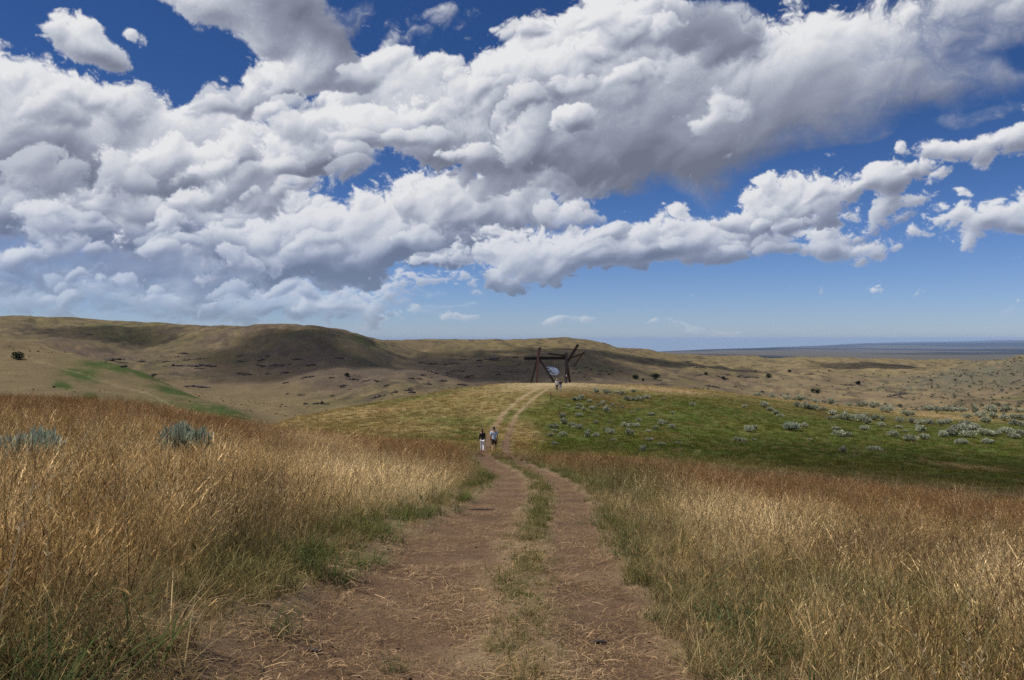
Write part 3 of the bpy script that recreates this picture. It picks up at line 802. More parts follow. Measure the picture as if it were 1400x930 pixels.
def sage_mesh(name, seed, n, leaf, lobes=6, twiggy=False):
    """ragged half dome of leaf sprays in uneven clumps on bare brown twigs; unit width 1, height about 0.62"""
    r = np.random.default_rng(seed)
    B = Blades()
    L = []
    for k in range(lobes):
        a = r.uniform(0, 6.283); q = 0.36 * math.sqrt(r.uniform())
        L.append((q * math.cos(a), q * math.sin(a), r.uniform(0.10, 0.22), (0.62 - 0.7 * q) * r.uniform(0.6, 1.05)))
    for lx, ly, lr, lh in L:                                   # woody stems under each clump
        for k in range(3):
            e = np.array([lx + r.normal() * lr * 0.5, ly + r.normal() * lr * 0.5, lh * r.uniform(0.5, 0.95)])
            m = e * np.array([0.6, 0.6, 0.45]) + r.normal(size=3) * 0.02
            B.strip([np.array([lx * 0.15, ly * 0.15, -0.05]), m, e], [0.028, 0.02, 0.008], side_of(r.uniform(0, 3.14)), np.array((0.34, 0.27, 0.27)) * r.uniform(0.6, 1.2))
    wts = np.array([q[2] for q in L]) ** 1.5; wts /= wts.sum()
    pick = r.choice(lobes, n, p=wts)
    for i in range(n):
        lx, ly, lr, lh = L[pick[i]]
        a = r.uniform(0, 6.283); e = math.asin(r.uniform(-0.35, 1)); q = r.uniform(0.35, 1.1)
        p = np.array([lx + lr * q * math.cos(a) * math.cos(e), ly + lr * q * math.sin(a) * math.cos(e), max(0.01, lh * 0.55 + lr * 1.1 * q * math.sin(e))])
        out = np.array([math.cos(a) * math.cos(e), math.sin(a) * math.cos(e), math.sin(e) + (1.8 if twiggy else 1.0)]) + r.normal(0, 0.35, 3)
        out /= np.linalg.norm(out)
        ln = leaf * r.uniform(0.5, 1.7)
        sd = np.cross(out, r.normal(size=3)); sd /= np.linalg.norm(sd)
        col = np.ones(3) * r.uniform(0.65, 1.3) * np.array((1.0, 1.0 + r.normal() * 0.04, 1.0 + r.normal() * 0.07))
        w = ln * (0.20 if twiggy else 0.40)
        B.strip([p - out * ln * 0.2, p + out * ln * 0.45, p + out * ln], [w * 0.6, w, w * 0.25], sd, col)
    return B

SAGE_MESH = [sage_mesh(f'sage_foliage_{i}', 200 + i, (1300, 1000, 1500, 900)[i % 4], 0.095, 5 + i % 5).mesh(f'sage_foliage_{i}', M_SAGE) for i in range(9)]

sage_px = []
for (cx, cy, w) in [(370,95,90),(420,85,80),(480,115,60),(300,160,45),(375,175,45),(400,150,60),(425,190,55),(390,235,65),(500,240,30),(430,290,30),(250,250,80),(270,300,80),(330,320,70),(165,335,80),(185,375,50),(400,345,80),(345,345,40),(150,415,55),(250,400,90),(470,380,55),(470,415,80),(540,420,70),(185,495,70),(540,300,60),(655,300,40),(660,380,100),(615,355,30),(690,455,50),(530,165,50),(500,180,50),(600,135,60),(560,150,50),(680,150,60),(620,195,80),(640,185,40),(770,175,30),(910,190,45),(850,210,45),(1020,230,60),(1205,225,40),(800,325,80),(835,325,50),(820,400,85),(890,330,60),(990,375,60),(1055,350,65),(1100,310,80),(1145,305,40),(1200,345,65),(920,285,50),(1010,455,60),(960,540,90),(1250,480,50),(1110,490,60),(540,30,80),(620,40,70),(720,40,60),(760,55,60),(880,95,90),(810,95,80),(940,100,60),(980,85,60),(870,30,50),(1130,95,50),(1370,145,60)]:
    sage_px.append((730 + cx / 6.364, 530 + cy / 6.364 + w / 6.364 * 0.22, w / 6.364))
for (cx, cy, w) in [(150,188,50),(185,210,35),(210,225,40),(230,240,30),(320,190,40),(350,195,50),(395,200,50),(440,205,40),(465,250,40),(490,230,40),(520,245,50),(565,250,60),(610,255,60),(640,265,60),(640,230,30),(690,250,50),(720,255,40),(715,280,45),(500,300,40),(520,325,60),(560,330,40),(640,300,50),(345,288,35),(85,305,50),(110,300,35),(50,355,50),(15,350,40),(110,355,25),(375,352,30),(530,402,55),(685,395,60),(720,408,25),(770,330,50),(800,295,25),(830,312,30),(840,345,70),(930,345,50),(905,305,60),(890,290,30),(810,265,40),(860,265,50),(900,270,50),(940,270,50),(1000,270,60),(1040,270,50),(1110,280,60),(1070,305,60),(1130,300,70),(1010,330,60),(1060,328,60),(1130,330,60),(1200,320,70),(1240,325,60),(1270,320,60),(1310,315,60),(1100,365,60),(1230,360,60),(1160,295,60),(1220,265,50),(1190,235,70),(1130,240,50),(1250,240,60),(1310,250,60),(1350,245,60),(1390,250,50),(1370,275,60),(1380,325,60),(1340,335,60),(750,212,60),(840,228,60),(940,200,60),(980,215,50),(1060,210,50),(680,175,60),(620,170,50),(560,160,40),(470,150,40),(400,158,40),(330,150,40),(260,145,40),(200,140,40),(120,135,40),(60,195,35),(1010,195,50),(1100,190,50),(1160,200,50),(1240,205,60),(1320,205,60),(1380,215,50)]:
    sage_px.append((1000 + cx / 3.5, 500 + cy / 3.5 + w / 3.5 * 0.22, w / 3.5))

def sage_label(u, v, w):
    big = 'broad ' if w > 14 else ('mid-sized ' if w > 9 else 'small ')
    if u < 830:
        if v < 548: s = 'sagebrush in the dense grey clump just below the sculpture knoll'
        elif v < 566: s = 'sagebrush on the upper green slope right of the path bend'
        else: s = 'sagebrush in the lower cluster on the green slope right of the path'
    elif u < 930:
        if v < 550: s = 'sagebrush along the tan crest right of the sculpture'
        elif v < 600: s = 'sagebrush scattered on the open green bench'
        else: s = 'sagebrush close to the brown grass band on the green bench'
    elif u < 1130:
        s = 'sagebrush along the crest of the green bench' if v < 560 else 'sagebrush dotted over the middle of the green bench'
    elif u < 1260:
        s = 'sagebrush strung along the far edge of the green bench' if v < 577 else ('sagebrush in the grey row crossing the green bench' if v < 600 else 'sagebrush standing alone on the green bench near the brown grass')
    else:
        s = 'sagebrush in the thin far rows before the valley' if v < 566 else 'sagebrush in the thick grey belt at the right edge'
    return 'pale ' + big + s

def add_sage():
    for i, (u, v, w) in enumerate(sage_px):
        p = at(u, v, 52, 230)
        wid = w / F * p.y * 1.06
        o = link('sagebrush', SAGE_MESH[i % len(SAGE_MESH)])
        o.location = p - Vector((0, 0, 0.03))
        o.rotation_euler = (0, 0, random.uniform(0, 6.28))
        k_ = random.uniform(0.82, 1.22); o.scale = (wid * k_, wid * k_ * random.uniform(0.8, 1.2), wid * random.uniform(0.75, 1.25))
        tag(o, sage_label(u, v, w), 'shrub', 'sagebrush on the green bench')
add_sage()

def near_sage(u, v, d, width, hgt, label, seed):
    x = (u - 700) / F * d
    p = Vector((x, d, float(height(np.array([x]), np.array([d]))[0])))
    root = empty('sagebrush', p)
    tag(root, label, 'shrub')
    me = sage_mesh('near_sage_foliage', seed, 3800, 0.12, 9, True).mesh('near_sage_foliage', M_SAGE_NEAR)
    f = link('foliage', me, None, root); f.scale = (width, width * 0.9, hgt / 0.66)
    s = link('stems', stems_mesh('sage_stems', np.random.default_rng(seed), 14, width * 0.4, hgt * 0.9, 0.018), M_BARK, root)
near_sage(254, 612, 17.5, 1.10, 0.98, 'blue-green sagebrush standing up out of the rust grass left of the path', 301)
near_sage(42, 650, 12.5, 1.20, 0.74, 'dusky sagebrush half hidden in tall grass at the left edge', 302)
near_sage(1080, 583, 100.0, 2.6, 1.2, 'low dark green bush in the middle of the green bench', 303)
bpy.data.objects['sagebrush'].name = 'sagebrush'

# far right slope covered in sage that reads as one grey mass
def far_scrub():
    N = 7000
    u = rng.uniform(980, 1600, N); d = np.exp(rng.uniform(math.log(215), math.log(680), N))
    x = (u - 700) / F * d
    n = fbm(x * 0.02, d * 0.02, 95, 3)
    pr = np.clip(bump(u, d, 1330, 480, 150, 0.3) + 0.45 * bump(u, d, 1060, 270, 110, 0.2) + 0.7 * bump(u, d, 1330, 240, 160, 0.12), 0, 0.75) * np.clip(0.6 + 1.3 * n, 0, 1)
    k = rng.uniform(size=N) < pr
    x, d = x[k], d[k]; N = len(x)
    z = height(x, d)
    s = np.exp(rng.normal(0.12, 0.4, N)).clip(0.5, 2.6)
    col = bpy.data.collections.new('scrub_clump')
    m = grass_material('scrub_leaves', 0.15)
    for i in range(3):
        me = sage_mesh(f'scrub_{i}', 400 + i, 260, 0.16, 5).mesh(f'scrub_{i}', m)
        col.objects.link(bpy.data.objects.new(f'scrub_{i}', me))
    t = np.array((0.26, 0.255, 0.170))[None] * np.clip(1 + 0.2 * rng.normal(size=N), 0.5, 1.5)[:, None]
    scatter('scrub', np.stack([x, d, z], 1), np.stack([s, s, s * 0.9], 1), t, (col, 3), 'grey-green sage scrub covering the far right hillside and valley edge', 'scrub', 0.03)
far_scrub()

def hill_scrub():
    N = 22000
    u = rng.uniform(-150, 1550, N); d = np.exp(rng.uniform(math.log(200), math.log(900), N))
    x = (u - 700) / F * d
    n = fbm(x * 0.03, d * 0.015, 96, 4, 0.6)
    k = rng.uniform(size=N) < np.clip(0.05 + 1.5 * n, 0, 1)
    x, d = x[k], d[k]; N = len(x)
    s = np.exp(rng.normal(-0.75, 0.35, N)).clip(0.25, 1.0)
    t = np.where(rng.uniform(size=(N, 1)) < 0.5, np.array([[0.125, 0.115, 0.055]]), np.array([[0.105, 0.082, 0.050]])) * np.clip(1 + 0.25 * rng.normal(size=(N, 1)), 0.5, 1.6)
    scatter('scrub', np.stack([x, d, height(x, d)], 1), np.stack([s, s, s * 0.75], 1), t, (bpy.data.collections['scrub_clump'], 3), 'low dark bunchgrass and scrub dotting the tan hillsides', 'scrub', 0.03)
hill_scrub()

# ------------------------------------------------------------------ junipers on the hills
def crown_mesh(name, seed):
    r = np.random.default_rng(seed)
    B = Blades()
    L = [(r.normal() * 0.22, r.normal() * 0.22, r.uniform(0.25, 0.8), r.uniform(0.18, 0.34)) for _ in range(9)]
    for i in range(700):
        lx, ly, lz, lr = L[r.integers(9)]
        dv = r.normal(size=3); dv /= np.linalg.norm(dv)
        p = np.array([lx, ly, lz]) + dv * lr * r.uniform(0.5, 1.05) * np.array([1, 1, 0.8])
        p[2] = max(p[2], 0.1)
        sd = np.cross(dv, r.normal(size=3)); sd /= np.linalg.norm(sd)
        ln = 0.13 * r.uniform(0.6, 1.4)
        B.strip([p, p + dv * ln * 0.5, p + dv * ln], [0.05, 0.075, 0.02], sd, np.ones(3) * r.uniform(0.6, 1.4))
    return B.mesh(name, M_DARKLEAF)
CROWNS = [crown_mesh(f'juniper_crown_{i}', 500 + i) for i in range(3)]
TRUNK = stems_mesh('juniper_trunk', np.random.default_rng(5), 4, 0.3, 0.6, 0.06)
def juniper(u, v, wpx, label, k, d0=130):
    p = at(u, v, d0, 2500)
    s = wpx / F * p.y
    root = empty('juniper_tree', p - Vector((0, 0, 0.05 * s)), random.uniform(0, 6.28), s)
    tag(root, label, 'tree', 'dark junipers dotting the hills')
    link('crown', CROWNS[k % 3], None, root)
    link('trunk', TRUNK, M_BARK, root)
JUN = [(25, 492, 12, 'lone round dark juniper on the spur at the far left', 130),
       (475, 515, 6, 'dark juniper alone on the bare central hillside below the shaded knob', 230),
       (897, 520, 9, 'largest dark juniper at the edge of the valley right of the sculpture', 190),
       (869, 519, 7, 'dark low juniper just left of the largest one beyond the knoll', 190),
       (879, 521, 4, 'tiny dark juniper between two bigger ones beyond the knoll', 190),
       (989, 520, 5, 'dark juniper at the left end of the long ledge on the right hillside', 200),
       (1051, 517, 6, 'dark juniper above the right end of the long rock ledge', 200),
       (1079, 509, 4, 'small dark juniper high on the right hillside', 200),
       (1111, 537, 5, 'left one of two dark junipers close together at the valley foot', 210),
       (1117, 538, 6, 'right one of two dark junipers close together at the valley foot', 210),
       (1173, 526, 6, 'dark juniper beside the short ledge in the middle of the valley', 210),
       (965, 513, 4, 'small dark juniper on the brown slope left of the long ledge', 200)]
for i, j in enumerate(JUN): juniper(j[0], j[1], j[2], j[3], i, j[4])

# ------------------------------------------------------------------ rock outcrops
M_ROCK = simple_mat('dark_basalt', (0.066, 0.053, 0.046), 0.95, var=0.6, scale=0.9, bumpd=0.15)
def rock_mesh(name, seed, blocks):
    """a broken ledge: tilted angular blocks strewn along a line, unit length along x"""
    r = np.random.default_rng(seed)
    bm = bmesh.new()
    for i in range(blocks):
        t = (i + r.uniform(0.2, 0.8)) / blocks - 0.5
        q = math.exp(r.normal() * 0.35) * (1.1 - 1.1 * abs(t))
        s = np.array([1.1 / blocks * r.uniform(0.8, 1.3), 0.050 * q, 0.030 * q * r.uniform(0.5, 1.7)])
        yy = 0.06 * math.sin(seed + t * 9) + 0.03 * math.sin(seed * 3 + t * 23) + r.normal() * 0.012
        m = (Matrix.Translation((t, yy, s[2] * 0.35))
             @ Matrix.Rotation(r.normal() * 0.5, 4, 'Z') @ Matrix.Rotation(r.normal() * 0.2, 4, 'Y') @ Matrix.Rotation(r.normal() * 0.25, 4, 'X')
             @ Matrix.Diagonal((s[0], s[1], s[2], 1)))
        g = bmesh.ops.create_cube(bm, size=1.6, matrix=m)
        for v in g['verts']: v.co += Vector(r.normal(size=3) * s * 0.25)
    bmesh.ops.bevel(bm, geom=list(bm.edges), offset=0.004, segments=1, affect='EDGES')
    me = bpy.data.meshes.new(name); bm.to_mesh(me); bm.free()
    me.materials.append(M_ROCK)
    return me
ROCKS = [rock_mesh(f'rock_ledge_{i}', 600 + i, n) for i, n in enumerate((14, 22, 34, 28, 18, 40, 30, 24))]
OUT = []
for (cx, cy, w) in [(490,155,40),(590,292,150),(670,330,50),(970,275,60),(950,325,110),(1100,325,170),(1330,300,60),(1080,437,130),(1025,292,60),(830,380,50),(910,300,40),(1000,255,50),(770,300,50)]:
    OUT.append((cx / 4, 420 + cy / 4, w / 4, 'left'))
for (cx, cy, w) in [(75,300,80),(160,295,110),(300,355,70),(310,295,60),(660,378,60),(695,398,30),(650,455,80),(370,490,90),(1090,268,60),(1205,265,110),(930,330,70),(1065,325,50),(1090,355,80),(880,283,50),(858,364,35),(820,430,20),(195,440,20),(265,445,35),(290,490,30),(420,450,25),(590,375,40),(250,265,60),(60,270,60),(1000,335,50),(1350,255,40),(1330,330,70),(1250,330,50)]:
    OUT.append((340 + cx / 3.684, 420 + cy / 3.684, w / 3.684, 'mid'))
for (cx, cy, w) in [(940,450,50),(990,472,40),(830,462,40),(1110,490,60),(1240,480,50),(910,562,60),(1090,530,50),(1335,492,60),(790,517,30),(980,565,30),(870,510,40),(1180,500,40)]:
    OUT.append((690 + cx / 8.456, 450 + cy / 8.456, w / 8.456, 'centre'))
for (cx, cy, w) in [(330,250,50),(385,248,50),(430,249,60),(500,238,40),(780,278,60),(830,245,40),(640,240,30),(705,262,25),(960,310,50),(930,318,40),(1290,270,40),(1370,265,40),(250,215,40),(200,195,40)]:
    OUT.append((860 + cx / 2.593, 420 + cy / 2.593, w / 2.593, 'right'))
_rr = random.Random(31)
for k_ in range(46):                                   # smaller broken ledges that follow the same bands of rock
    u_ = _rr.choice((_rr.uniform(215, 470), _rr.uniform(440, 640), _rr.uniform(560, 720), _rr.uniform(800, 1000)))
    v_ = 482 + 0.05 * (u_ - 300) + _rr.choice((0, 14, 26, 40)) + _rr.uniform(-4, 4)
    OUT.append((u_, v_, _rr.uniform(6, 19), 'left' if u_ < 330 else ('mid' if u_ < 700 else 'right')))
ROCK_LAB = {'left': ('rock ledge on the slope of the left hill above the green hollow', 'rock ledges of the left hill'),
            'mid': ('rock ledge on the wide hillside between the knob and the sculpture', 'rock ledges of the middle hillside'),
            'centre': ('dark rock on the shaded slope right behind the sculpture', 'rocks behind the sculpture'),
            'right': ('rock ledge on the pinkish tan slope of the right valley', 'rock ledges of the right valley')}
for i, (u, v, w, z_) in enumerate(OUT):
    p = at(u, v, 200, 2500)
    wid = w / F * p.y * 1.08
    o = link('rock_outcrop', ROCKS[(i * 5 + 3) % 8])
    # lies along the contour of the slope
    e = 3.0
    gx = (height(np.array([p.x + e]), np.array([p.y]))[0] - height(np.array([p.x - e]), np.array([p.y]))[0]) / (2 * e)
    gy = (height(np.array([p.x]), np.array([p.y + e]))[0] - height(np.array([p.x]), np.array([p.y - e]))[0]) / (2 * e)
    o.location = p
    o.rotation_euler = (math.atan(gy), -math.atan(gx), random.choice((0, math.pi)) + random.uniform(-0.2, 0.2))
    o.scale = (wid, wid * 1.1, max(wid * random.uniform(0.7, 1.1), 9.0))
    lab, grp = ROCK_LAB[z_]
    pre = 'long broken dark ' if w > 27 else ('dark ' if w > 12 else 'small dark ')
    tag(o, (pre + lab).replace('dark dark', 'dark'), 'rock', grp)

# ------------------------------------------------------------------ beam sculpture (generic welded beams)
M_RUST = simple_mat('weathered_steel', (0.060, 0.026, 0.020), 0.75, 0.3, var=0.45, scale=1.5)
M_RUST2 = simple_mat('dark_weathered_steel', (0.022, 0.014, 0.012), 0.75, 0.3, var=0.45, scale=1.5)
M_SHEET = simple_mat('polished_steel', (0.72, 0.74, 0.78), 0.22, 1.0, var=0.15, scale=1.2)
def ibeam_mesh(name, p, q, w, h):
    """I-section beam from p to q"""
    p, q = Vector(p), Vector(q)
    ax = (q - p); L = ax.length; ax.normalize()
    up = Vector((0, 0, 1)) if abs(ax.z) < 0.8 else Vector((0, 1, 0))
    s = ax.cross(up).normalized(); t = s.cross(ax).normalized()
    bm = bmesh.new()
    def box(cx, cy, sx, sy):
        m = Matrix.Translation(p + ax * L / 2 + s * cx + t * cy) @ Matrix((s, t, ax)).transposed().to_4x4() @ Matrix.Diagonal((sx, sy, L, 1))
        bmesh.ops.create_cube(bm, size=1.0, matrix=m)
    tf = h * 0.14
    box(0, h / 2 - tf / 2, w, tf); box(0, -h / 2 + tf / 2, w, tf); box(0, 0, w * 0.28, h - 2 * tf - 0.004)
    me = bpy.data.meshes.new(name); bm.to_mesh(me); bm.free()
    return me
def sculpture():
    d = 165.0
    def P(u, h, dy=0.0):
        return ((u - 757) / F * d, dy, h)
    x0 = (757 - 700) / F * d
    z0 = float(height(np.array([x0]), np.array([d]))[0])
    root = empty('steel_sculpture', (x0, d, z0))
    tag(root, 'rust brown steel beam sculpture with a bright hanging metal sheet on the knoll', 'sculpture')
    def gz(u, dy): return float(height(np.array([(u - 700) / F * d]), np.array([d + dy]))[0]) - z0
    def beam(a, b, w=0.42, h=0.5, mat=M_RUST2):
        return link('beam', ibeam_mesh('beam', a, b, w, h), mat, root)
    beam(P(725.5, gz(725, -1.0) - .15, -1.0), P(739, 7.3, 0.5))
    beam(P(733.5, gz(733, -2.3) - .15, -2.3), P(736.0, 7.2, -0.5), mat=M_RUST)
    beam(P(758.5, gz(758, -1.6) - .15, -1.6), P(737, 5.0, -0.9), 0.5, 0.55)
    beam(P(716.5, 5.05, 0.0), P(776, 5.15, 0.2), 0.5, 0.62)
    beam(P(749, 6.05, -0.3), P(773, 5.6, -0.2), 0.3, 0.3)
    beam(P(773, gz(773, -1.5) - .15, -1.5), P(774.5, 6.2, 0.0), 0.5, 0.6)
    beam(P(780, gz(780, 1.2) - .15, 1.2), P(773, 6.1, 0.25), 0.45, 0.5, M_RUST)
    beam(P(772.5, 3.6, -0.4), P(790, 7.9, -0.7), 0.5, 0.55)
    beam(P(777, 5.0, -0.7), P(799, 6.2, -0.9), 0.3, 0.32, M_RUST)
    beam(P(784, 3.4, -0.9), P(797.5, 6.4, -1.1), 0.28, 0.3, M_RUST)
    # hanging sheet: a shallow dished plate on two cables
    bm = bmesh.new()
    n, m = 24, 6
    c = Vector(P(754.5, 2.45, 0.4)); Rr = 1.6
    tilt = Matrix.Rotation(R(14), 3, 'Y') @ Matrix.Rotation(R(52), 3, 'X')
    rows = []
    for side in (0, 1):
        ring = []
        for i in range(m + 1):
            rr = Rr * i / m
            row = []
            for k in range(n):
                a = 2 * math.pi * k / n
                v = Vector((rr * math.cos(a), rr * math.sin(a) * 0.62, 0.22 * (rr / Rr) ** 2 + 0.10 * math.sin(a * 2 + 0.7) * (rr / Rr) - 0.05 * side))
                row.append(bm.verts.new(c + tilt @ v))
            ring.append(row)
        rows.append(ring)
        for i in range(m):
            for k in range(n):
                bm.faces.new((ring[i][k], ring[i][(k + 1) % n], ring[i + 1][(k + 1) % n], ring[i + 1][k]))
    for k in range(n):
        bm.faces.new((rows[0][m][k], rows[0][m][(k + 1) % n], rows[1][m][(k + 1) % n], rows[1][m][k]))
    bmesh.ops.remove_doubles(bm, verts=bm.verts, dist=1e-4)
    bmesh.ops.recalc_face_normals(bm, faces=bm.faces)
    me = bpy.data.meshes.new('hanging_sheet'); bm.to_mesh(me); bm.free()
    for f in me.polygons: f.use_smooth = True
    link('hanging_sheet', me, M_SHEET, root)
    for k in (2, 14):
        a = 2 * math.pi * k / n
        q = c + tilt @ Vector((Rr * math.cos(a) * 0.95, Rr * 0.62 * math.sin(a) * 0.95, 0.2))
        v, f = tube([q, (q.x * 0.9, 0.05, 4.85)], [0.03, 0.03], 6)
        link('cable', mesh_np('cable', np.array(v), np.array(f)), M_RUST2, root)
sculpture()

# ------------------------------------------------------------------ people
def skin_mesh(name, joints, edges, sub=2):
    """joints: dict name -> (x, y, z, rx[, ry]); grown as one continuous surface"""
    keys = list(joints)
    idx = {k: i for i, k in enumerate(keys)}
    me = bpy.data.meshes.new(name + '_sk')
    me.from_pydata([joints[k][:3] for k in keys], [(idx[a], idx[b]) for a, b in edges], [])
    o = bpy.data.objects.new(name + '_sk', me); COL.objects.link(o)
    o.modifiers.new('Skin', 'SKIN')
    sv = me.skin_vertices[0].data
    for i, k in enumerate(keys):
        j = joints[k]
        sv[i].radius = (j[3], j[4] if len(j) > 4 else j[3])
        sv[i].use_root = (i == 0)
    s = o.modifiers.new('Sub', 'SUBSURF'); s.levels = s.render_levels = sub
    dg = bpy.context.evaluated_depsgraph_get()
    out = bpy.data.meshes.new_from_object(o.evaluated_get(dg))
    bpy.data.objects.remove(o); bpy.data.meshes.remove(me)
    out.name = name
    for p in out.polygons: p.use_smooth = True
    return out

def skel(stride, arm_l, arm_r, slim):
    """walking figure seen to face +Y, 1.75 m tall; stride swings the left leg forward"""
    k = slim
    J = {}
    J['pelvis'] = (0, 0, 0.95, 0.155 * k, 0.105)
    J['waist'] = (0, 0.005, 1.10, 0.135 * k, 0.095)
    J['chest'] = (0, 0.0, 1.28, 0.165 * k, 0.11)
    J['top'] = (0, -0.01, 1.42, 0.12 * k, 0.085)
    J['neck'] = (0, 0.0, 1.52, 0.052, 0.055)
    J['jaw'] = (0, 0.03, 1.585, 0.062, 0.075)
    J['skull'] = (0, 0.012, 1.665, 0.074, 0.094)
    J['crown'] = (0, 0.0, 1.735, 0.045, 0.055)
    J['nose'] = (0, 0.125, 1.625, 0.013)
    E = [('pelvis', 'waist'), ('waist', 'chest'), ('chest', 'top'), ('top', 'neck'), ('neck', 'jaw'), ('jaw', 'skull'), ('skull', 'crown'), ('jaw', 'nose')]
    for s, sg, sw, arm in (('L', -1, stride, arm_l), ('R', 1, -stride, arm_r)):
        J['ear' + s] = (sg * 0.088, 0.0, 1.635, 0.012); E.append(('skull', 'ear' + s))
        J['sho' + s] = (sg * 0.175 * k, -0.005, 1.425, 0.062)
        ex, ey = sg * 0.235 * k, -0.02 + 0.10 * arm
        J['elb' + s] = (ex, ey, 1.145, 0.043)
        wx, wy = sg * (0.235 * k), ey + 0.10 * max(arm, -0.2) + 0.07
        J['wri' + s] = (wx, wy, 0.905, 0.029)
        J['pal' + s] = (wx, wy + 0.02, 0.835, 0.036, 0.020)
        E += [('top', 'sho' + s), ('sho' + s, 'elb' + s), ('elb' + s, 'wri' + s), ('wri' + s, 'pal' + s)]
        for f in range(4):
            fy = wy + 0.02 + 0.020 * (f - 1.5)
            L = (0.068, 0.08, 0.076, 0.058)[3 - f]
            J[f'k{f}{s}'] = (wx - sg * 0.006, fy, 0.80 - 0.4 * L, 0.0085)
            J[f't{f}{s}'] = (wx - sg * 0.022, fy, 0.80 - L, 0.0072)
            E += [('pal' + s, f'k{f}{s}'), (f'k{f}{s}', f't{f}{s}')]
        J['th1' + s] = (wx - sg * 0.012, wy + 0.062, 0.845, 0.0105)
        J['th2' + s] = (wx - sg * 0.02, wy + 0.078, 0.805, 0.009)
        E += [('pal' + s, 'th1' + s), ('th1' + s, 'th2' + s)]
        hx = sg * 0.095 * k
        J['hip' + s] = (hx, 0.0, 0.88, 0.092 * k, 0.098)
        kn = 0.17 * sw + 0.03
        J['kne' + s] = (hx * 1.05, kn, 0.49, 0.058)
        an = 0.36 * sw - (0.05 if sw < 0 else 0.0)
        az = 0.085 + (0.045 if sw < 0 else 0.0)
        J['cal' + s] = (hx * 1.05, kn * 0.65 + an * 0.35 - 0.02, 0.35, 0.055)
        J['ank' + s] = (hx * 1.05, an, az, 0.038)
        J['toe' + s] = (hx * 1.2, an + 0.16, 0.032, 0.035, 0.028)
        J['hee' + s] = (hx * 1.05, an - 0.05, 0.04 + (az - 0.085), 0.034)
        E += [('pelvis', 'hip' + s), ('hip' + s, 'kne' + s), ('kne' + s, 'cal' + s), ('cal' + s, 'ank' + s), ('ank' + s, 'toe' + s), ('ank' + s, 'hee' + s)]
    return J, E

def garment(name, J, keys, edges, grow, sub=2, cut=None):
    jj = {}
    for k in keys:
        j = J[k]
        jj[k] = (j[0], j[1], j[2], j[3] + grow, (j[4] if len(j) > 4 else j[3]) + grow)
    if cut:
        jj.update(cut)
        for k in cut:
            if k in jj: pass
    return skin_mesh(name, jj, edges, sub)

M_SKIN = simple_mat('skin', (0.42, 0.24, 0.16), 0.6, var=0.08)
def cloth(name, col): return simple_mat(name, col, 0.85, var=0.18, scale=9)

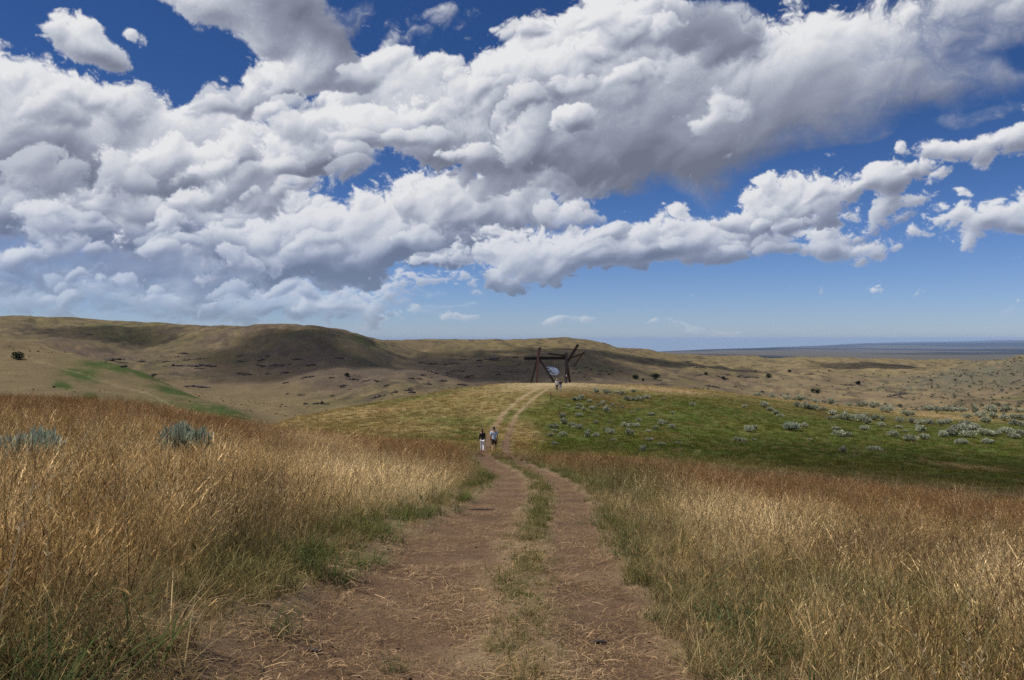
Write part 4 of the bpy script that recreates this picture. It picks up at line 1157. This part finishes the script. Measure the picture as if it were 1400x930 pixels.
def person(u, d, v, h, label, stride, slim, hair, top, bottom, shorts=False, long_sleeve=False, shoes=(0.03, 0.03, 0.03), hat=None, long_hair=False, rz=0.0, back=None, arms=(-0.3, 0.4), group=None):
    x = (u - 700) / F * d
    z = float(height(np.array([x]), np.array([d]))[0])
    root = empty('person', (x, d, z), rz, h / 1.75)
    tag(root, label, 'person', group)
    J, E = skel(stride, arms[0], arms[1], slim)
    link('body', skin_mesh('body', J, E, 2), M_SKIN, root)
    # shirt
    def mid(a, b, t, g):
        A, B = J[a], J[b]
        ra = A[3] * (1 - t) + B[3] * t
        return (A[0] + (B[0] - A[0]) * t, A[1] + (B[1] - A[1]) * t, A[2] + (B[2] - A[2]) * t, ra + g)
    keys = ['waist', 'chest', 'top', 'shoL', 'shoR']
    ed = [('waist', 'chest'), ('chest', 'top'), ('top', 'shoL'), ('top', 'shoR'), ('waist', 'hem')]
    cut = {'hem': (0, 0, 0.90, J['pelvis'][3] + 0.022, J['pelvis'][4] + 0.03)}
    for s in 'LR':
        if long_sleeve:
            keys += ['elb' + s]; cut['cuf' + s] = mid('elb' + s, 'wri' + s, 0.9, 0.014)
            ed += [('sho' + s, 'elb' + s), ('elb' + s, 'cuf' + s)]
        else:
            cut['cuf' + s] = mid('sho' + s, 'elb' + s, 0.85, 0.022); ed += [('sho' + s, 'cuf' + s)]
    link('shirt', garment('shirt', J, keys, ed, 0.018, 2, cut), cloth('shirt_cloth', top), root)
    # trousers or shorts
    keys = ['pelvis', 'hipL', 'hipR']; ed = [('pelvis', 'hipL'), ('pelvis', 'hipR')]; cut = {}
    for s in 'LR':
        if shorts:
            cut['leg' + s] = mid('hip' + s, 'kne' + s, 0.93, 0.035); ed += [('hip' + s, 'leg' + s)]
        else:
            keys += ['kne' + s, 'cal' + s]; cut['leg' + s] = mid('cal' + s, 'ank' + s, 0.93, 0.03)
            ed += [('hip' + s, 'kne' + s), ('kne' + s, 'cal' + s), ('cal' + s, 'leg' + s)]
    link('shorts' if shorts else 'trousers', garment('trousers', J, keys, ed, 0.014, 2, cut), cloth('trouser_cloth', bottom), root)
    # hair
    hj = {'a': (0, -0.012, 1.672, 0.083, 0.095), 'b': (0, -0.012, 1.735, 0.055, 0.065), 'c': (0, -0.04, 1.60, 0.066, 0.05)}
    he = [('a', 'b'), ('a', 'c')]
    if long_hair:
        hj['d'] = (0, -0.085, 1.48, 0.075, 0.035); hj['e'] = (0, -0.10, 1.34, 0.05, 0.02); he += [('c', 'd'), ('d', 'e')]
    link('hair', skin_mesh('hair', hj, he, 2), cloth('hair_strands', hair), root)
    for s in 'LR':
        sj = {'a': J['ank' + s][:3] + (0.046,), 't': J['toe' + s][:3] + (0.042, 0.036), 'h': J['hee' + s][:3] + (0.042,)}
        link('shoe', skin_mesh('shoe', sj, [('a', 't'), ('a', 'h')], 1), cloth('shoe_leather', shoes), root)
    for sx in (-0.03, 0.03):
        bm = bmesh.new(); bmesh.ops.create_uvsphere(bm, u_segments=8, v_segments=6, radius=0.011)
        me = bpy.data.meshes.new('eye'); bm.to_mesh(me); bm.free()
        e = link('eye', me, cloth('eye_dark', (0.03, 0.02, 0.02)), root); e.location = (sx, 0.092, 1.652)
    if hat:
        hv, hf = [], []
        prof = [(0.15, 1.685), (0.155, 1.692), (0.098, 1.70), (0.094, 1.765), (0.06, 1.79), (0.001, 1.797)]
        for (r_, z_) in prof:
            for k in range(20):
                a = 2 * math.pi * k / 20
                hv.append((r_ * math.cos(a) * 0.92, r_ * math.sin(a) * 1.08 - 0.005, z_))
        for i in range(len(prof) - 1):
            for k in range(20):
                hf.append((i * 20 + k, i * 20 + (k + 1) % 20, (i + 1) * 20 + (k + 1) % 20, (i + 1) * 20 + k))
        link('hat', mesh_np('hat', np.array(hv), np.array(hf)), cloth('hat_cloth', hat), root)
    if back:
        bj = {'a': (0, -0.135, 1.36, 0.105, 0.05), 'b': (0, -0.150, 1.20, 0.115, 0.065), 'c': (0, -0.14, 1.08, 0.10, 0.05)}
        link('backpack', skin_mesh('backpack', bj, [('b', 'a'), ('b', 'c')], 2), cloth('pack_cloth', back), root)
    return root

person(659.5, 57.5, 618, 1.64, 'person in black top and white trousers walking away beside the path', 0.55, 0.88, (0.045, 0.016, 0.010), (0.006, 0.006, 0.008), (0.72, 0.72, 0.74), long_hair=True, long_sleeve=True, arms=(0.1, 0.1), group='people walking to the sculpture')
person(675.5, 57.0, 618, 1.80, 'person in pale blue shirt and dark shorts walking away on the path', -0.6, 1.05, (0.016, 0.012, 0.010), (0.40, 0.52, 0.66), (0.030, 0.022, 0.018), shorts=True, arms=(0.1, 0.9), group='people walking to the sculpture')
person(761.5, 118.0, 534, 1.76, 'person in white shirt, pale hat and dark trousers standing below the sculpture', -0.35, 1.05, (0.10, 0.07, 0.05), (0.80, 0.80, 0.82), (0.035, 0.032, 0.035), hat=(0.62, 0.55, 0.45), group='people walking to the sculpture')
person(766.3, 118.4, 534, 1.70, 'person in navy top and pale grey trousers standing below the sculpture', 0.3, 0.95, (0.03, 0.018, 0.012), (0.012, 0.012, 0.035), (0.34, 0.33, 0.38), long_sleeve=True, group='people walking to the sculpture')
person(774.5, 158.0, 526, 1.68, 'person in dark clothes and white cap at the foot of the sculpture', 0.3, 1.0, (0.05, 0.04, 0.03), (0.015, 0.018, 0.035), (0.05, 0.06, 0.10), hat=(0.75, 0.72, 0.70), long_sleeve=True, rz=0.6, group='people walking to the sculpture')

# ------------------------------------------------------------------ small posts and sticks
M_STICK = simple_mat('weathered_wood', (0.060, 0.042, 0.034), 0.9, var=0.4, scale=20)
def stick(u, v, L, rz, label):
    p = at(u, v, 3, 20)
    V, Fc = tube([(-L / 2, 0, 0.012), (-L * 0.1, L * 0.05, 0.022), (L * 0.25, -0.01, 0.018), (L / 2, 0.02, 0.02)], [0.012, 0.016, 0.013, 0.006], 7)
    v2, f2 = tube([(L * 0.1, 0, 0.02), (L * 0.28, L * 0.12, 0.035)], [0.008, 0.004], 6)
    b = len(V); V += v2; Fc += [tuple(i + b for i in g) for g in f2]
    o = link('stick', mesh_np('stick', np.array(V), np.array(Fc)), M_STICK)
    o.location = p; o.rotation_euler = (0, 0, rz)
    tag(o, label, 'stick')
stick(820, 881, 0.16, 0.1, 'dark broken twig lying on the right wheel track near the camera')
stick(428, 893, 0.14, -0.2, 'dark twig lying at the left edge of the dirt at the bottom')
stick(657, 698, 0.65, 0.05, 'dark stick lying across the left wheel track further along the path')
def post():
    p = at(753, 547, 60, 180)
    V, Fc = tube([(0, 0, -0.1), (0.01, 0, 0.4), (0, 0.01, 0.95)], [0.05, 0.048, 0.045], 8)
    V2, F2 = tube([(0, 0, 0.93), (0, 0, 1.0)], [0.06, 0.05], 8)
    b = len(V); V += V2; Fc += [tuple(i + b for i in g) for g in F2]
    o = link('marker_post', mesh_np('marker_post', np.array(V), np.array(Fc)), M_RUST)
    o.location = p
    tag(o, 'short brown marker post at the edge of the grass below the sculpture', 'post')
post()

# ------------------------------------------------------------------ sun, sky
SUN_EL, SUN_AZ = R(57), R(-97)         # azimuth from +Y towards +X: the sun stands to the left, a little behind
sdir = Vector((math.sin(SUN_AZ) * math.cos(SUN_EL), math.cos(SUN_AZ) * math.cos(SUN_EL), math.sin(SUN_EL)))
sl = bpy.data.lights.new('sun', 'SUN'); sl.energy = 4.6; sl.angle = R(0.53); sl.color = (1.0, 0.95, 0.88)
so = bpy.data.objects.new('sun', sl); COL.objects.link(so)
so.rotation_euler = (-sdir).to_track_quat('-Z', 'Y').to_euler()

# cloud cover: computed over azimuth (100 units per 1/11 rad) and elevation, looked up by direction
CX0, CX1, CY0, CY1 = -8.6, 8.6, -0.3, 6.4
def cloud_map():
    W, H = 1850, 720
    gx, gy = np.meshgrid(np.linspace(CX0, CX1, W), np.linspace(CY0, CY1, H))
    step = (CX1 - CX0) / (W - 1)
    wx = gx + 0.50 * fbm(gx * 0.8, gy * 0.8, 90, 3); wy = gy + 0.40 * fbm(gx * 0.8 + 40, gy * 0.8, 91, 3)
    def conv(cx, cy):
        a = math.atan((cx - 700) / F)
        return 11 * a, 11 * (465 - cy) / F * math.cos(a)
    def total(lst, X_, Y_, a0=1.35, a1=0.35):
        g = np.zeros_like(X_)
        for (cx, cy, rx, ry, rot, amt) in lst:
            ox, oy = conv(cx, cy)
            dx = X_ - ox; dy = Y_ - oy
            c, s = math.cos(R(-rot)), math.sin(R(-rot))
            q = np.sqrt(((dx * c + dy * s) / (rx / 100)) ** 2 + ((-dx * s + dy * c) / (ry / 100)) ** 2)
            t = (1 - sst(a1, a0, q)) * amt
            g = np.maximum(g, t) + 0.12 * np.minimum(g, t)
        return g
    def shift(a, sx, sy):
        p = np.pad(a, ((abs(sy),) * 2, (abs(sx),) * 2), mode='edge')
        return p[abs(sy) + sy:abs(sy) + sy + a.shape[0], abs(sx) + sx:abs(sx) + sx + a.shape[1]]
    def bl(a, n):
        return _blur(_blur(a, n, 0), n, 1)
    A = np.zeros((H, W)); L = np.zeros((H, W)); FR = np.zeros((H, W))
    def body(pos, neg=(), grey=(), freq=1.0, stretch=1.0, seed=1, namp=0.66, bias=0.47, edge=0.30, soft=(), bright=0.0, contrast=1.0, far=0.0, opac=1.0):
        xs = [conv(e[0], e[1]) + (max(e[2], e[3]) / 100 * 1.6 + 0.6, (e[3] if abs(e[4]) < 15 else max(e[2], e[3]) * 0.8 + e[3] * .3) / 100 * 1.6 + 0.6) for e in pos]
        c0 = max(0, int((min(q[0] - q[2] for q in xs) - CX0) / step)); c1 = min(W, int((max(q[0] + q[2] for q in xs) - CX0) / step) + 1)
        sy = (CY1 - CY0) / (H - 1)
        r0 = max(0, int((min(q[1] - q[3] for q in xs) - CY0) / sy)); r1 = min(H, int((max(q[1] + q[3] for q in xs) - CY0) / sy) + 1)
        if c1 <= c0 or r1 <= r0: return
        sl = (slice(r0, r1), slice(c0, c1))
        X_, Y_ = wx[sl], wy[sl]
        x, y = gx[sl] * freq, gy[sl] * freq * stretch
        qx = x + 0.30 * fbm(x * 1.2, y * 1.2, seed + 5, 4, 0.55); qy = y + 0.30 * fbm(x * 1.2 + 7, y * 1.2, seed + 6, 4, 0.55)
        lo = 0; hi = 0; a = 1.0; t = 0
        for o in range(8):
            m = 2.03 ** o
            pn = pnoise(qx * 1.05 * m + 31.7 * o, qy * 1.05 * m + 11.3 * o, seed + o)
            v = a * ((np.abs(pn) - 0.22) * 1.9 * 0.62 + pn * 0.45)
            if o < 4: lo = lo + v
            else: hi = hi + v
            t += a; a *= 0.63
        lo = lo / t * 2.0; hi = hi / t * 2.0
        sm = np.clip(total(soft, X_, Y_, 1.5, 0.2), 0, 1) if soft else np.zeros_like(X_)
        base = total(pos, X_, Y_) - (total(neg, X_, Y_) if neg else 0) - bias
        Ds = base + namp * lo * (1 - 0.4 * sm)
        D = Ds + namp * 1.5 * hi * (1 - 0.5 * sm)
        D = D - 1.3 * np.clip(-(base + 0.14), 0, None)
        w = edge + 0.80 * sm
        al = sst(0, 1, np.clip(D / w, 0, 1)) * opac
        T = np.clip(bl(Ds, 1) + 0.05, 0, None); T = T / (1 + 1.2 * T)
        lum = 0.0
        for sc, wt in ((2, 0.07), (6, 0.20), (16, 0.42), (34, 0.31)):
            hh = bl(T, sc) * 1.25
            hx = (shift(hh, sc, 0) - shift(hh, -sc, 0)) / (2 * sc * step)
            hy = (shift(hh, 0, sc) - shift(hh, 0, -sc)) / (2 * sc * step)
            lum = lum + wt * np.clip((hx * 0.45 - hy * 0.70 + 0.30) / np.sqrt(1 + hx * hx + hy * hy), -0.45, 1)
        g = np.clip(total(grey, X_, Y_, 1.5, 0.1), 0, 1) if grey else np.zeros_like(X_)
        sh = 0
        hb = bl(T, 4)
        for i in range(1, 8):
            sh = sh + np.clip(shift(hb, -int(4 * i), int(6 * i)) - 0.04 * i, 0, None)
        shadow = np.exp(-0.17 * sh)
        l = 0.70 + bright + (0.62 * (lum - 0.28) * contrast) * (1 - 0.55 * g) - 0.30 * (1 - shadow) * (1 - 0.3 * g) - 0.50 * g
        l = l + hi * 0.50 * (1 - 0.45 * g) * (1 - 0.6 * sm) * contrast          # small bright heads and dim creases
        l = l + 0.14 * (1 - np.clip(D / (w * 2.0), 0, 1)) * (1 - 0.5 * g)
        l = np.clip(l, 0.10, 1.0)
        L[sl] = l * al + L[sl] * (1 - al); FR[sl] = far * al + FR[sl] * (1 - al); A[sl] = al + A[sl] * (1 - al)
    # back to front; (cx, cy, rx, ry, clockwise tilt, amount)
    body([(637, 436, 28, 9, -4, 0.8), (970, 447, 85, 11, 0, 0.66), (780, 442, 75, 11, 0, 0.6), (540, 430, 80, 11, 0, 0.55), (1290, 428, 230, 15, 0, 0.42)], freq=2.6, stretch=1.8, seed=11, soft=[(1290, 428, 300, 30, 0, 1.0), (880, 445, 260, 24, 0, 0.35)], far=1.0, opac=0.85)
    body([(230, 405, 420, 50, 0, 0.9), (60, 380, 200, 50, 0, 0.8)], freq=1.4, stretch=2.2, seed=16, soft=[(230, 405, 500, 90, 0, 1.0)], far=0.5, opac=0.75, bright=0.06)
    body([(260, 412, 390, 36, 0, 0.85), (60, 410, 160, 34, 0, 0.75), (520, 400, 160, 26, 0, 0.65)], [(130, 392, 120, 10, 0, 0.4), (640, 420, 95, 15, 0, 0.5)], [(250, 430, 420, 16, 0, 0.6), (60, 400, 140, 20, 0, 0.5)], freq=2.3, stretch=1.7, seed=21, soft=[(120, 405, 300, 50, 0, 0.55)], far=1.0)
    body([(110, 350, 370, 66, 0, 1.0), (330, 360, 260, 52, -3, 0.95)], [(420, 398, 120, 12, 0, 0.4)], [(60, 350, 220, 44, 0, 0.85), (300, 378, 200, 18, 0, 0.6)], freq=1.7, stretch=1.5, seed=31, soft=[(40, 350, 170, 60, 0, 0.6)], far=0.8)
    body([(150, 290, 330, 54, 3, 1.0), (360, 290, 120, 44, 0, 0.9)], [], [(90, 325, 260, 26, 0, 0.8), (330, 318, 120, 16, 0, 0.5)], freq=1.6, stretch=1.3, seed=41, far=0.5)
    body([(500, 330, 260, 62, -4, 1.05), (620, 295, 170, 66, -4, 1.0), (400, 340, 150, 40, 0, 0.9)], [], [(500, 374, 270, 20, 0, 0.95), (300, 345, 60, 28, 0, 0.8), (620, 350, 140, 24, 0, 0.75)], freq=1.6, stretch=1.25, seed=51, far=0.45)
    body([(330, 345, 80, 36, 0, 0.95)], [], [(300, 350, 70, 30, 0, 0.9)], freq=1.7, seed=56, far=0.4)
    body([(640, 275, 130, 52, 0, 0.95), (720, 285, 90, 50, 0, 0.95)], [], [(660, 320, 150, 18, 0, 0.5)], freq=1.6, seed=61, far=0.35)
    body([(770, 345, 200, 40, -6, 1.0), (900, 335, 150, 42, -10, 1.0), (960, 332, 210, 30, -6, 0.95), (1110, 342, 150, 15, -3, 0.75), (925, 292, 40, 26, -20, 0.75)], [], [(760, 386, 200, 11, -3, 0.85), (880, 356, 130, 14, -8, 0.5), (1010, 362, 160, 9, -6, 0.5)], freq=1.75, stretch=1.25, seed=71, far=0.35, namp=0.8, edge=0.32)
    body([(1080, 278, 105, 42, -8, 1.0), (1040, 300, 50, 30, 0, 0.8), (1215, 253, 85, 27, -12, 0.85), (1205, 306, 70, 20, -12, 0.7)], [], [(1060, 302, 100, 18, 0, 0.4), (1220, 270, 80, 12, -12, 0.5), (1210, 320, 60, 8, 0, 0.5)], freq=1.9, stretch=1.2, seed=81, far=0.35, namp=0.85, edge=0.34)
    body([(1310, 207, 70, 21, -6, 0.85), (1380, 205, 55, 27, 0, 0.9), (1385, 302, 64, 28, -10, 0.9), (1300, 318, 46, 16, 10, 0.7), (1290, 257, 26, 12, -30, 0.75), (1225, 207, 12, 9, 0, 0.6), (1320, 285, 24, 9, 0, 0.55)], [], [(1330, 218, 100, 10, 0, 0.45), (1390, 318, 60, 10, 0, 0.4)], freq=1.9, stretch=1.2, seed=91, far=0.3, namp=0.85, edge=0.36)
    body([(60, 190, 270, 104, 8, 1.1), (250, 205, 190, 84, 12, 1.0), (330, 190, 110, 60, 10, 0.85)], [(385, 168, 30, 16, -10, 0.6)], [(60, 236, 200, 36, 0, 0.95), (300, 232, 120, 26, 0, 0.55), (200, 160, 70, 22, 10, 0.3)], freq=1.05, seed=101, far=0.1)
    body([(255, 215, 80, 40, 0, 0.95), (330, 205, 50, 34, 0, 0.85)], [], [(280, 246, 110, 16, 0, 0.7)], freq=1.4, seed=106, far=0.15)
    body([(118, 57, 56, 28, 24, 0.95), (190, 55, 22, 11, 20, 0.65), (22, 60, 22, 10, 0, 0.5)], [], [(130, 75, 50, 10, 22, 0.35)], freq=1.5, seed=111)
    body([(540, 60, 52, 17, -30, 0.6), (600, 40, 62, 23, -40, 0.58), (640, 25, 30, 30, 0, 0.5)], freq=1.8, seed=116, soft=[(600, 40, 120, 60, 0, 0.5)], opac=0.75, bright=-0.1)
    body([(375, 120, 72, 44, -30, 0.95), (430, 100, 60, 34, -20, 0.85)], [], [(360, 150, 60, 12, -20, 0.4)], freq=1.3, seed=121)
    body([(640, 160, 170, 84, -5, 1.05), (540, 120, 110, 60, -20, 1.0), (700, 190, 190, 84, 5, 1.0)], [(610, 62, 60, 16, -14, 0.4)], [(660, 226, 130, 30, 0, 0.85), (600, 185, 80, 20, 0, 0.4)], freq=1.1, seed=131)
    body([(470, 192, 112, 56, -14, 1.05), (425, 213, 72, 42, 0, 1.0), (540, 160, 90, 36, -14, 0.95)], [(560, 206, 60, 22, -14, 0.8)], [(450, 232, 100, 16, -10, 0.6)], freq=1.25, seed=141)
    body([(900, 140, 290, 140, 0, 1.3), (790, 75, 130, 90, -30, 1.05), (1080, 120, 270, 115, -8, 1.05), (1280, 75, 200, 75, -5, 0.95), (720, 90, 80, 60, 0, 0.9), (1350, 148, 75, 18, -10, 0.65)], [(870, 278, 100, 22, 0, 0.9), (1180, 220, 150, 24, -8, 0.7), (1390, 62, 26, 18, 0, 0.6)],
         [(880, 230, 300, 44, -4, 1.0), (1010, 172, 270, 70, -8, 0.72), (780, 150, 60, 50, 0, 0.4), (1250, 120, 200, 70, -10, 0.55)], freq=1.0, seed=151, soft=[(1170, 160, 260, 90, -10, 1.0), (900, 258, 230, 28, -4, 0.8), (1330, 80, 140, 90, 0, 0.9)])
    body([(690, 115, 90, 62, -10, 1.0), (760, 110, 70, 50, 0, 0.9), (830, 40, 90, 40, -30, 0.95)], [], [(720, 165, 90, 22, 0, 0.5)], freq=1.3, seed=161)
    body([(795, 180, 56, 25, -6, 1.05)], [], [(795, 198, 60, 8, -6, 0.45)], freq=1.6, seed=166)
    body([(985, 145, 34, 44, 20, 0.9), (960, 175, 24, 20, 0, 0.7)], freq=1.5, seed=171, soft=[(985, 150, 60, 60, 0, 0.3)], opac=0.8)
    body([(960, 42, 105, 54, 12, 1.1)], [], [(965, 44, 140, 66, 12, 1.0)], freq=1.0, seed=181, soft=[(990, 40, 130, 75, 12, 0.55)], opac=0.9)
    body([(1230, 15, 130, 42, -25, 0.7)], [], [(1230, 20, 150, 60, -20, 0.85)], freq=1.0, seed=191, soft=[(1230, 20, 150, 60, -20, 1.0)], opac=0.8)
    body([(395, 30, 132, 76, 25, 1.2), (300, 3, 112, 38, 10, 0.9), (480, 20, 70, 30, -10, 0.7)], [(505, 66, 40, 30, 0, 0.5)], [(440, 25, 120, 54, 20, 1.0)], freq=1.0, seed=201, soft=[(500, 15, 80, 40, 0, 0.5)])
    # heads of cloud piled in front of the masses
    pr = np.random.default_rng(77)
    def heads(n, x0, x1, y0, y1, r0, r1, fr, far, up=0.0, bright=0.0):
        for q in sorted(range(n), key=lambda _: pr.uniform()):
            cx = pr.uniform(x0, x1); cy = pr.uniform(y0, y1) + up * (cx - x0); r = pr.uniform(r0, r1)
            ox, oy = conv(cx, cy)
            ci = int(np.clip((ox - CX0) / step, 0, W - 1)); ri = int(np.clip((oy - CY0) / ((CY1 - CY0) / (H - 1)), 0, H - 1))
            if A[ri, ci] < 0.6: continue
            body([(cx, cy, r, r * pr.uniform(0.5, 0.8), pr.uniform(-25, 10), 1.0), (cx + r * 0.7 * pr.normal(), cy + 0.2 * r, r * 0.6, r * 0.4, 0, 0.85)], [], [(cx, cy + r * 0.55, r * 1.4, r * 0.45, 0, pr.uniform(0.35, 0.8))],
                 freq=fr * pr.uniform(0.85, 1.2), seed=int(300 + q * 7 + x0) % 900, soft=[(cx, cy + r * 0.6, r * 1.5, r * 0.5, 0, 0.9)], far=far, namp=0.78, edge=0.34, opac=pr.uniform(0.45, 0.92), bright=bright + pr.uniform(-0.05, 0.05))
    heads(19, 0, 420, 110, 300, 26, 60, 1.7, 0.15)
    heads(15, 380, 720, 100, 240, 24, 52, 1.7, 0.1)
    heads(14, 700, 900, 20, 130, 26, 55, 1.6, 0.0)
    heads(24, 20, 820, 285, 370, 18, 42, 2.1, 0.5)
    heads(12, 760, 1120, 300, 350, 16, 34, 2.2, 0.4)
    heads(8, 1000, 1260, 240, 300, 14, 26, 2.2, 0.3)
    heads(16, 0, 560, 385, 425, 12, 26, 2.6, 0.9)
    px = np.ones((H, W, 4), np.float32)
    px[..., 0] = A; px[..., 1] = np.where(A > 1e-4, L / np.maximum(A, 1e-4), 0.8); px[..., 2] = np.where(A > 1e-4, FR / np.maximum(A, 1e-4), 1.0)
    im = bpy.data.images.new('cloud_cover', W, H, alpha=False, float_buffer=True, is_data=True)
    im.pixels.foreach_set(px.ravel())
    im.update()
    return im

def build_world():
    w = bpy.data.worlds.new('World'); SC.world = w; w.use_nodes = True
    nt = w.node_tree; nt.nodes.clear()
    out = node(nt, 'ShaderNodeOutputWorld'); bg = node(nt, 'ShaderNodeBackground')
    bg.inputs['Strength'].default_value = 0.1
    nt.links.new(bg.outputs[0], out.inputs[0])
    sky = node(nt, 'ShaderNodeTexSky', sky_type='NISHITA', sun_disc=False, sun_elevation=SUN_EL, sun_rotation=SUN_AZ, altitude=1600.0, air_density=1.0, dust_density=0.2, ozone_density=1.5)
    hs = node(nt, 'ShaderNodeHueSaturation'); hs.inputs['Saturation'].default_value = 1.15; hs.inputs['Value'].default_value = 0.62
    nt.links.new(sky.outputs[0], hs.inputs['Color'])
    tint = mixc(nt, 1.0, hs.outputs[0], (0.70, 0.96, 1.38), 'MULTIPLY')
    tc = node(nt, 'ShaderNodeTexCoord').outputs['Generated']
    sp = node(nt, 'ShaderNodeSeparateXYZ'); nt.links.new(tc, sp.inputs[0])
    x, y, z = (X(nt, sp.outputs[i]) for i in range(3))
    up = node(nt, 'ShaderNodeCombineXYZ')                     # below the horizon the sky goes on as it is just above it
    for i_, q_ in enumerate((x, y, z.mx(0.004))): nt.links.new(q_.s, up.inputs[i_])
    nt.links.new(up.outputs[0], sky.inputs['Vector'])
    az = x._m('ARCTAN2', y)
    el = z / (x * x + y * y)._m('SQRT').mx(0.02)
    PX = az * 11.0; PY = el * 11.0
    cb = node(nt, 'ShaderNodeCombineXYZ'); nt.links.new(PX.s, cb.inputs[0]); nt.links.new(PY.s, cb.inputs[1])
    P = cb.outputs[0]
    uv = node(nt, 'ShaderNodeCombineXYZ')
    nt.links.new(((PX - CX0) / (CX1 - CX0)).s, uv.inputs[0]); nt.links.new(((PY - CY0) / (CY1 - CY0)).s, uv.inputs[1])
    im = node(nt, 'ShaderNodeTexImage', interpolation='Cubic', extension='EXTEND'); im.image = cloud_map()
    nt.links.new(uv.outputs[0], im.inputs[0])
    sc = node(nt, 'ShaderNodeSeparateColor'); nt.links.new(im.outputs[0], sc.inputs[0])
    a, l, far = (X(nt, sc.outputs[i]) for i in range(3))
    tint = mixc(nt, 1.0, tint, mixc(nt, PY.smooth(3.4, -0.1), (0.64, 0.68, 0.74), (1.20, 1.03, 1.08)), 'MULTIPLY')
    col = tint
    low = PY.smooth(2.4, 0.1)
    ca = node(nt, 'ShaderNodeValToRGB'); nt.links.new(l.s, ca.inputs[0])
    cr = ca.color_ramp
    cr.elements[0].position = 0.10; cr.elements[0].color = (0.160, 0.178, 0.240, 1)
    cr.elements[1].position = 0.97; cr.elements[1].color = (0.80, 0.805, 0.82, 1)
    for ps, cc in ((0.35, (0.285, 0.31, 0.395)), (0.65, (0.515, 0.545, 0.62))):
        e = cr.elements.new(ps); e.color = (*cc, 1)
    cloud = mixc(nt, 1.0, ca.outputs[0], (10.0, 10.0, 10.0), 'MULTIPLY')
    cloud = mixc(nt, far * (low * 0.30 + 0.05), cloud, tint)
    front = mixc(nt, a * (1.0 - low * 0.18), col, cloud)
    # away from the view the cover goes on as broken cloud
    other = az._m('ABSOLUTE').smooth(0.64, 0.78).mx(PY.smooth(5.2, 6.3))
    gen = noise(nt, P, 0.25, 4, 0.55, '2D').smooth(0.46, 0.60) * PY.smooth(0.2, 1.2)
    fin = mixc(nt, other, front, mixc(nt, gen, tint, (5.6, 5.7, 6.0)))
    nt.links.new(fin, bg.inputs['Color'])
    w.cycles.sampling_method = 'NONE'
build_world()

# ------------------------------------------------------------------ air and the clouds overhead
def build_haze():
    bm = bmesh.new(); bmesh.ops.create_cube(bm, size=1.0)
    me = bpy.data.meshes.new('haze'); bm.to_mesh(me); bm.free()
    m, nt, out = new_mat('haze_air')
    v = node(nt, 'ShaderNodeVolumePrincipled')
    v.inputs['Color'].default_value = (0.44, 0.64, 1.0, 1); v.inputs['Density'].default_value = 2.7e-5
    nt.links.new(v.outputs[0], out.inputs['Volume'])
    o = link('haze', me, m)
    lo, hi = -900.0, 95.0
    o.scale = (92000, 92000, hi - lo); o.location = (0, 0, (hi + lo) / 2)
    tag(o, 'thin blue haze lying over the far plain and hills', 'haze', kind='stuff')
build_haze()

def build_clouds():  # unseen clouds, each set on the sun ray to shade a chosen patch
    m, nt, out = new_mat('cloud_vapour')
    v = node(nt, 'ShaderNodeVolumePrincipled')
    v.inputs['Color'].default_value = (0.95, 0.95, 0.97, 1); v.inputs['Density'].default_value = 0.015
    nt.links.new(v.outputs[0], out.inputs['Volume'])
    V, Fc = [], []
    for (px, py, pz, rx, ry, th) in CLOUDS:
        t = (900.0 - pz) / sdir.z
        c = Vector((px, py, pz)) + sdir * t
        bm = bmesh.new(); bmesh.ops.create_icosphere(bm, subdivisions=5, radius=1.0)
        a = np.array([v.co[:] for v in bm.verts]); f = [tuple(v.index for v in q.verts) for q in bm.faces]; bm.free()
        k = 1 + 0.55 * fbm(a[:, 0] * 1.3 + c.x * 0.01, a[:, 1] * 1.3 + a[:, 2] * 0.7 + c.y * 0.01, 777, 4, 0.55)
        a = a * k[:, None]
        a[:, 2] = np.where(a[:, 2] > 0, a[:, 2], a[:, 2] * 0.35)
        a = a * np.array([rx, ry, th]) + np.array(c[:])
        b = len(V); V += list(a); Fc += [tuple(i + b for i in g) for g in f]
    o = link('clouds', mesh_np('clouds', np.array(V), np.array(Fc)), m)
    tag(o, 'unseen cumulus clouds overhead, placed to shade the hills and right slope', 'clouds', kind='stuff')
def _p(u, v, d0=200): return tuple(at(u, v, d0, 2500))
CLOUDS = [(*_p(430, 470), 68, 74, 110), (*_p(675, 500), 74, 92, 82), (*_p(845, 488), 75, 42, 110), (*_p(1205, 501), 75, 55, 120),
          (*_p(130, 452), 60, 45, 60), (*at(1420, 655, 20, 190), 26, 24, 70)]  # last cloud added out of view to dim the right slope
build_clouds()

# ------------------------------------------------------------------ camera and render settings
cam = bpy.data.cameras.new('camera'); cam.sensor_width = 36.0; cam.lens = 36.0 * F / 1400.0
cam.clip_start = 0.1; cam.clip_end = 100000.0
co = bpy.data.objects.new('camera', cam); COL.objects.link(co)
co.location = (0, 0, 0); co.rotation_euler = (R(90), 0, 0)
SC.camera = co
SC.view_settings.view_transform = 'Standard'; SC.view_settings.look = 'None'
SC.view_settings.exposure = 0.0; SC.view_settings.gamma = 1.0; SC.view_settings.use_curve_mapping = False
c = SC.cycles
c.max_bounces = 3; c.diffuse_bounces = 2; c.glossy_bounces = 2; c.transmission_bounces = 2; c.transparent_max_bounces = 8; c.volume_bounces = 0
c.use_denoising = False
c.sample_clamp_direct = 2.0; c.sample_clamp_indirect = 1.5
c.caustics_reflective = False; c.caustics_refractive = False
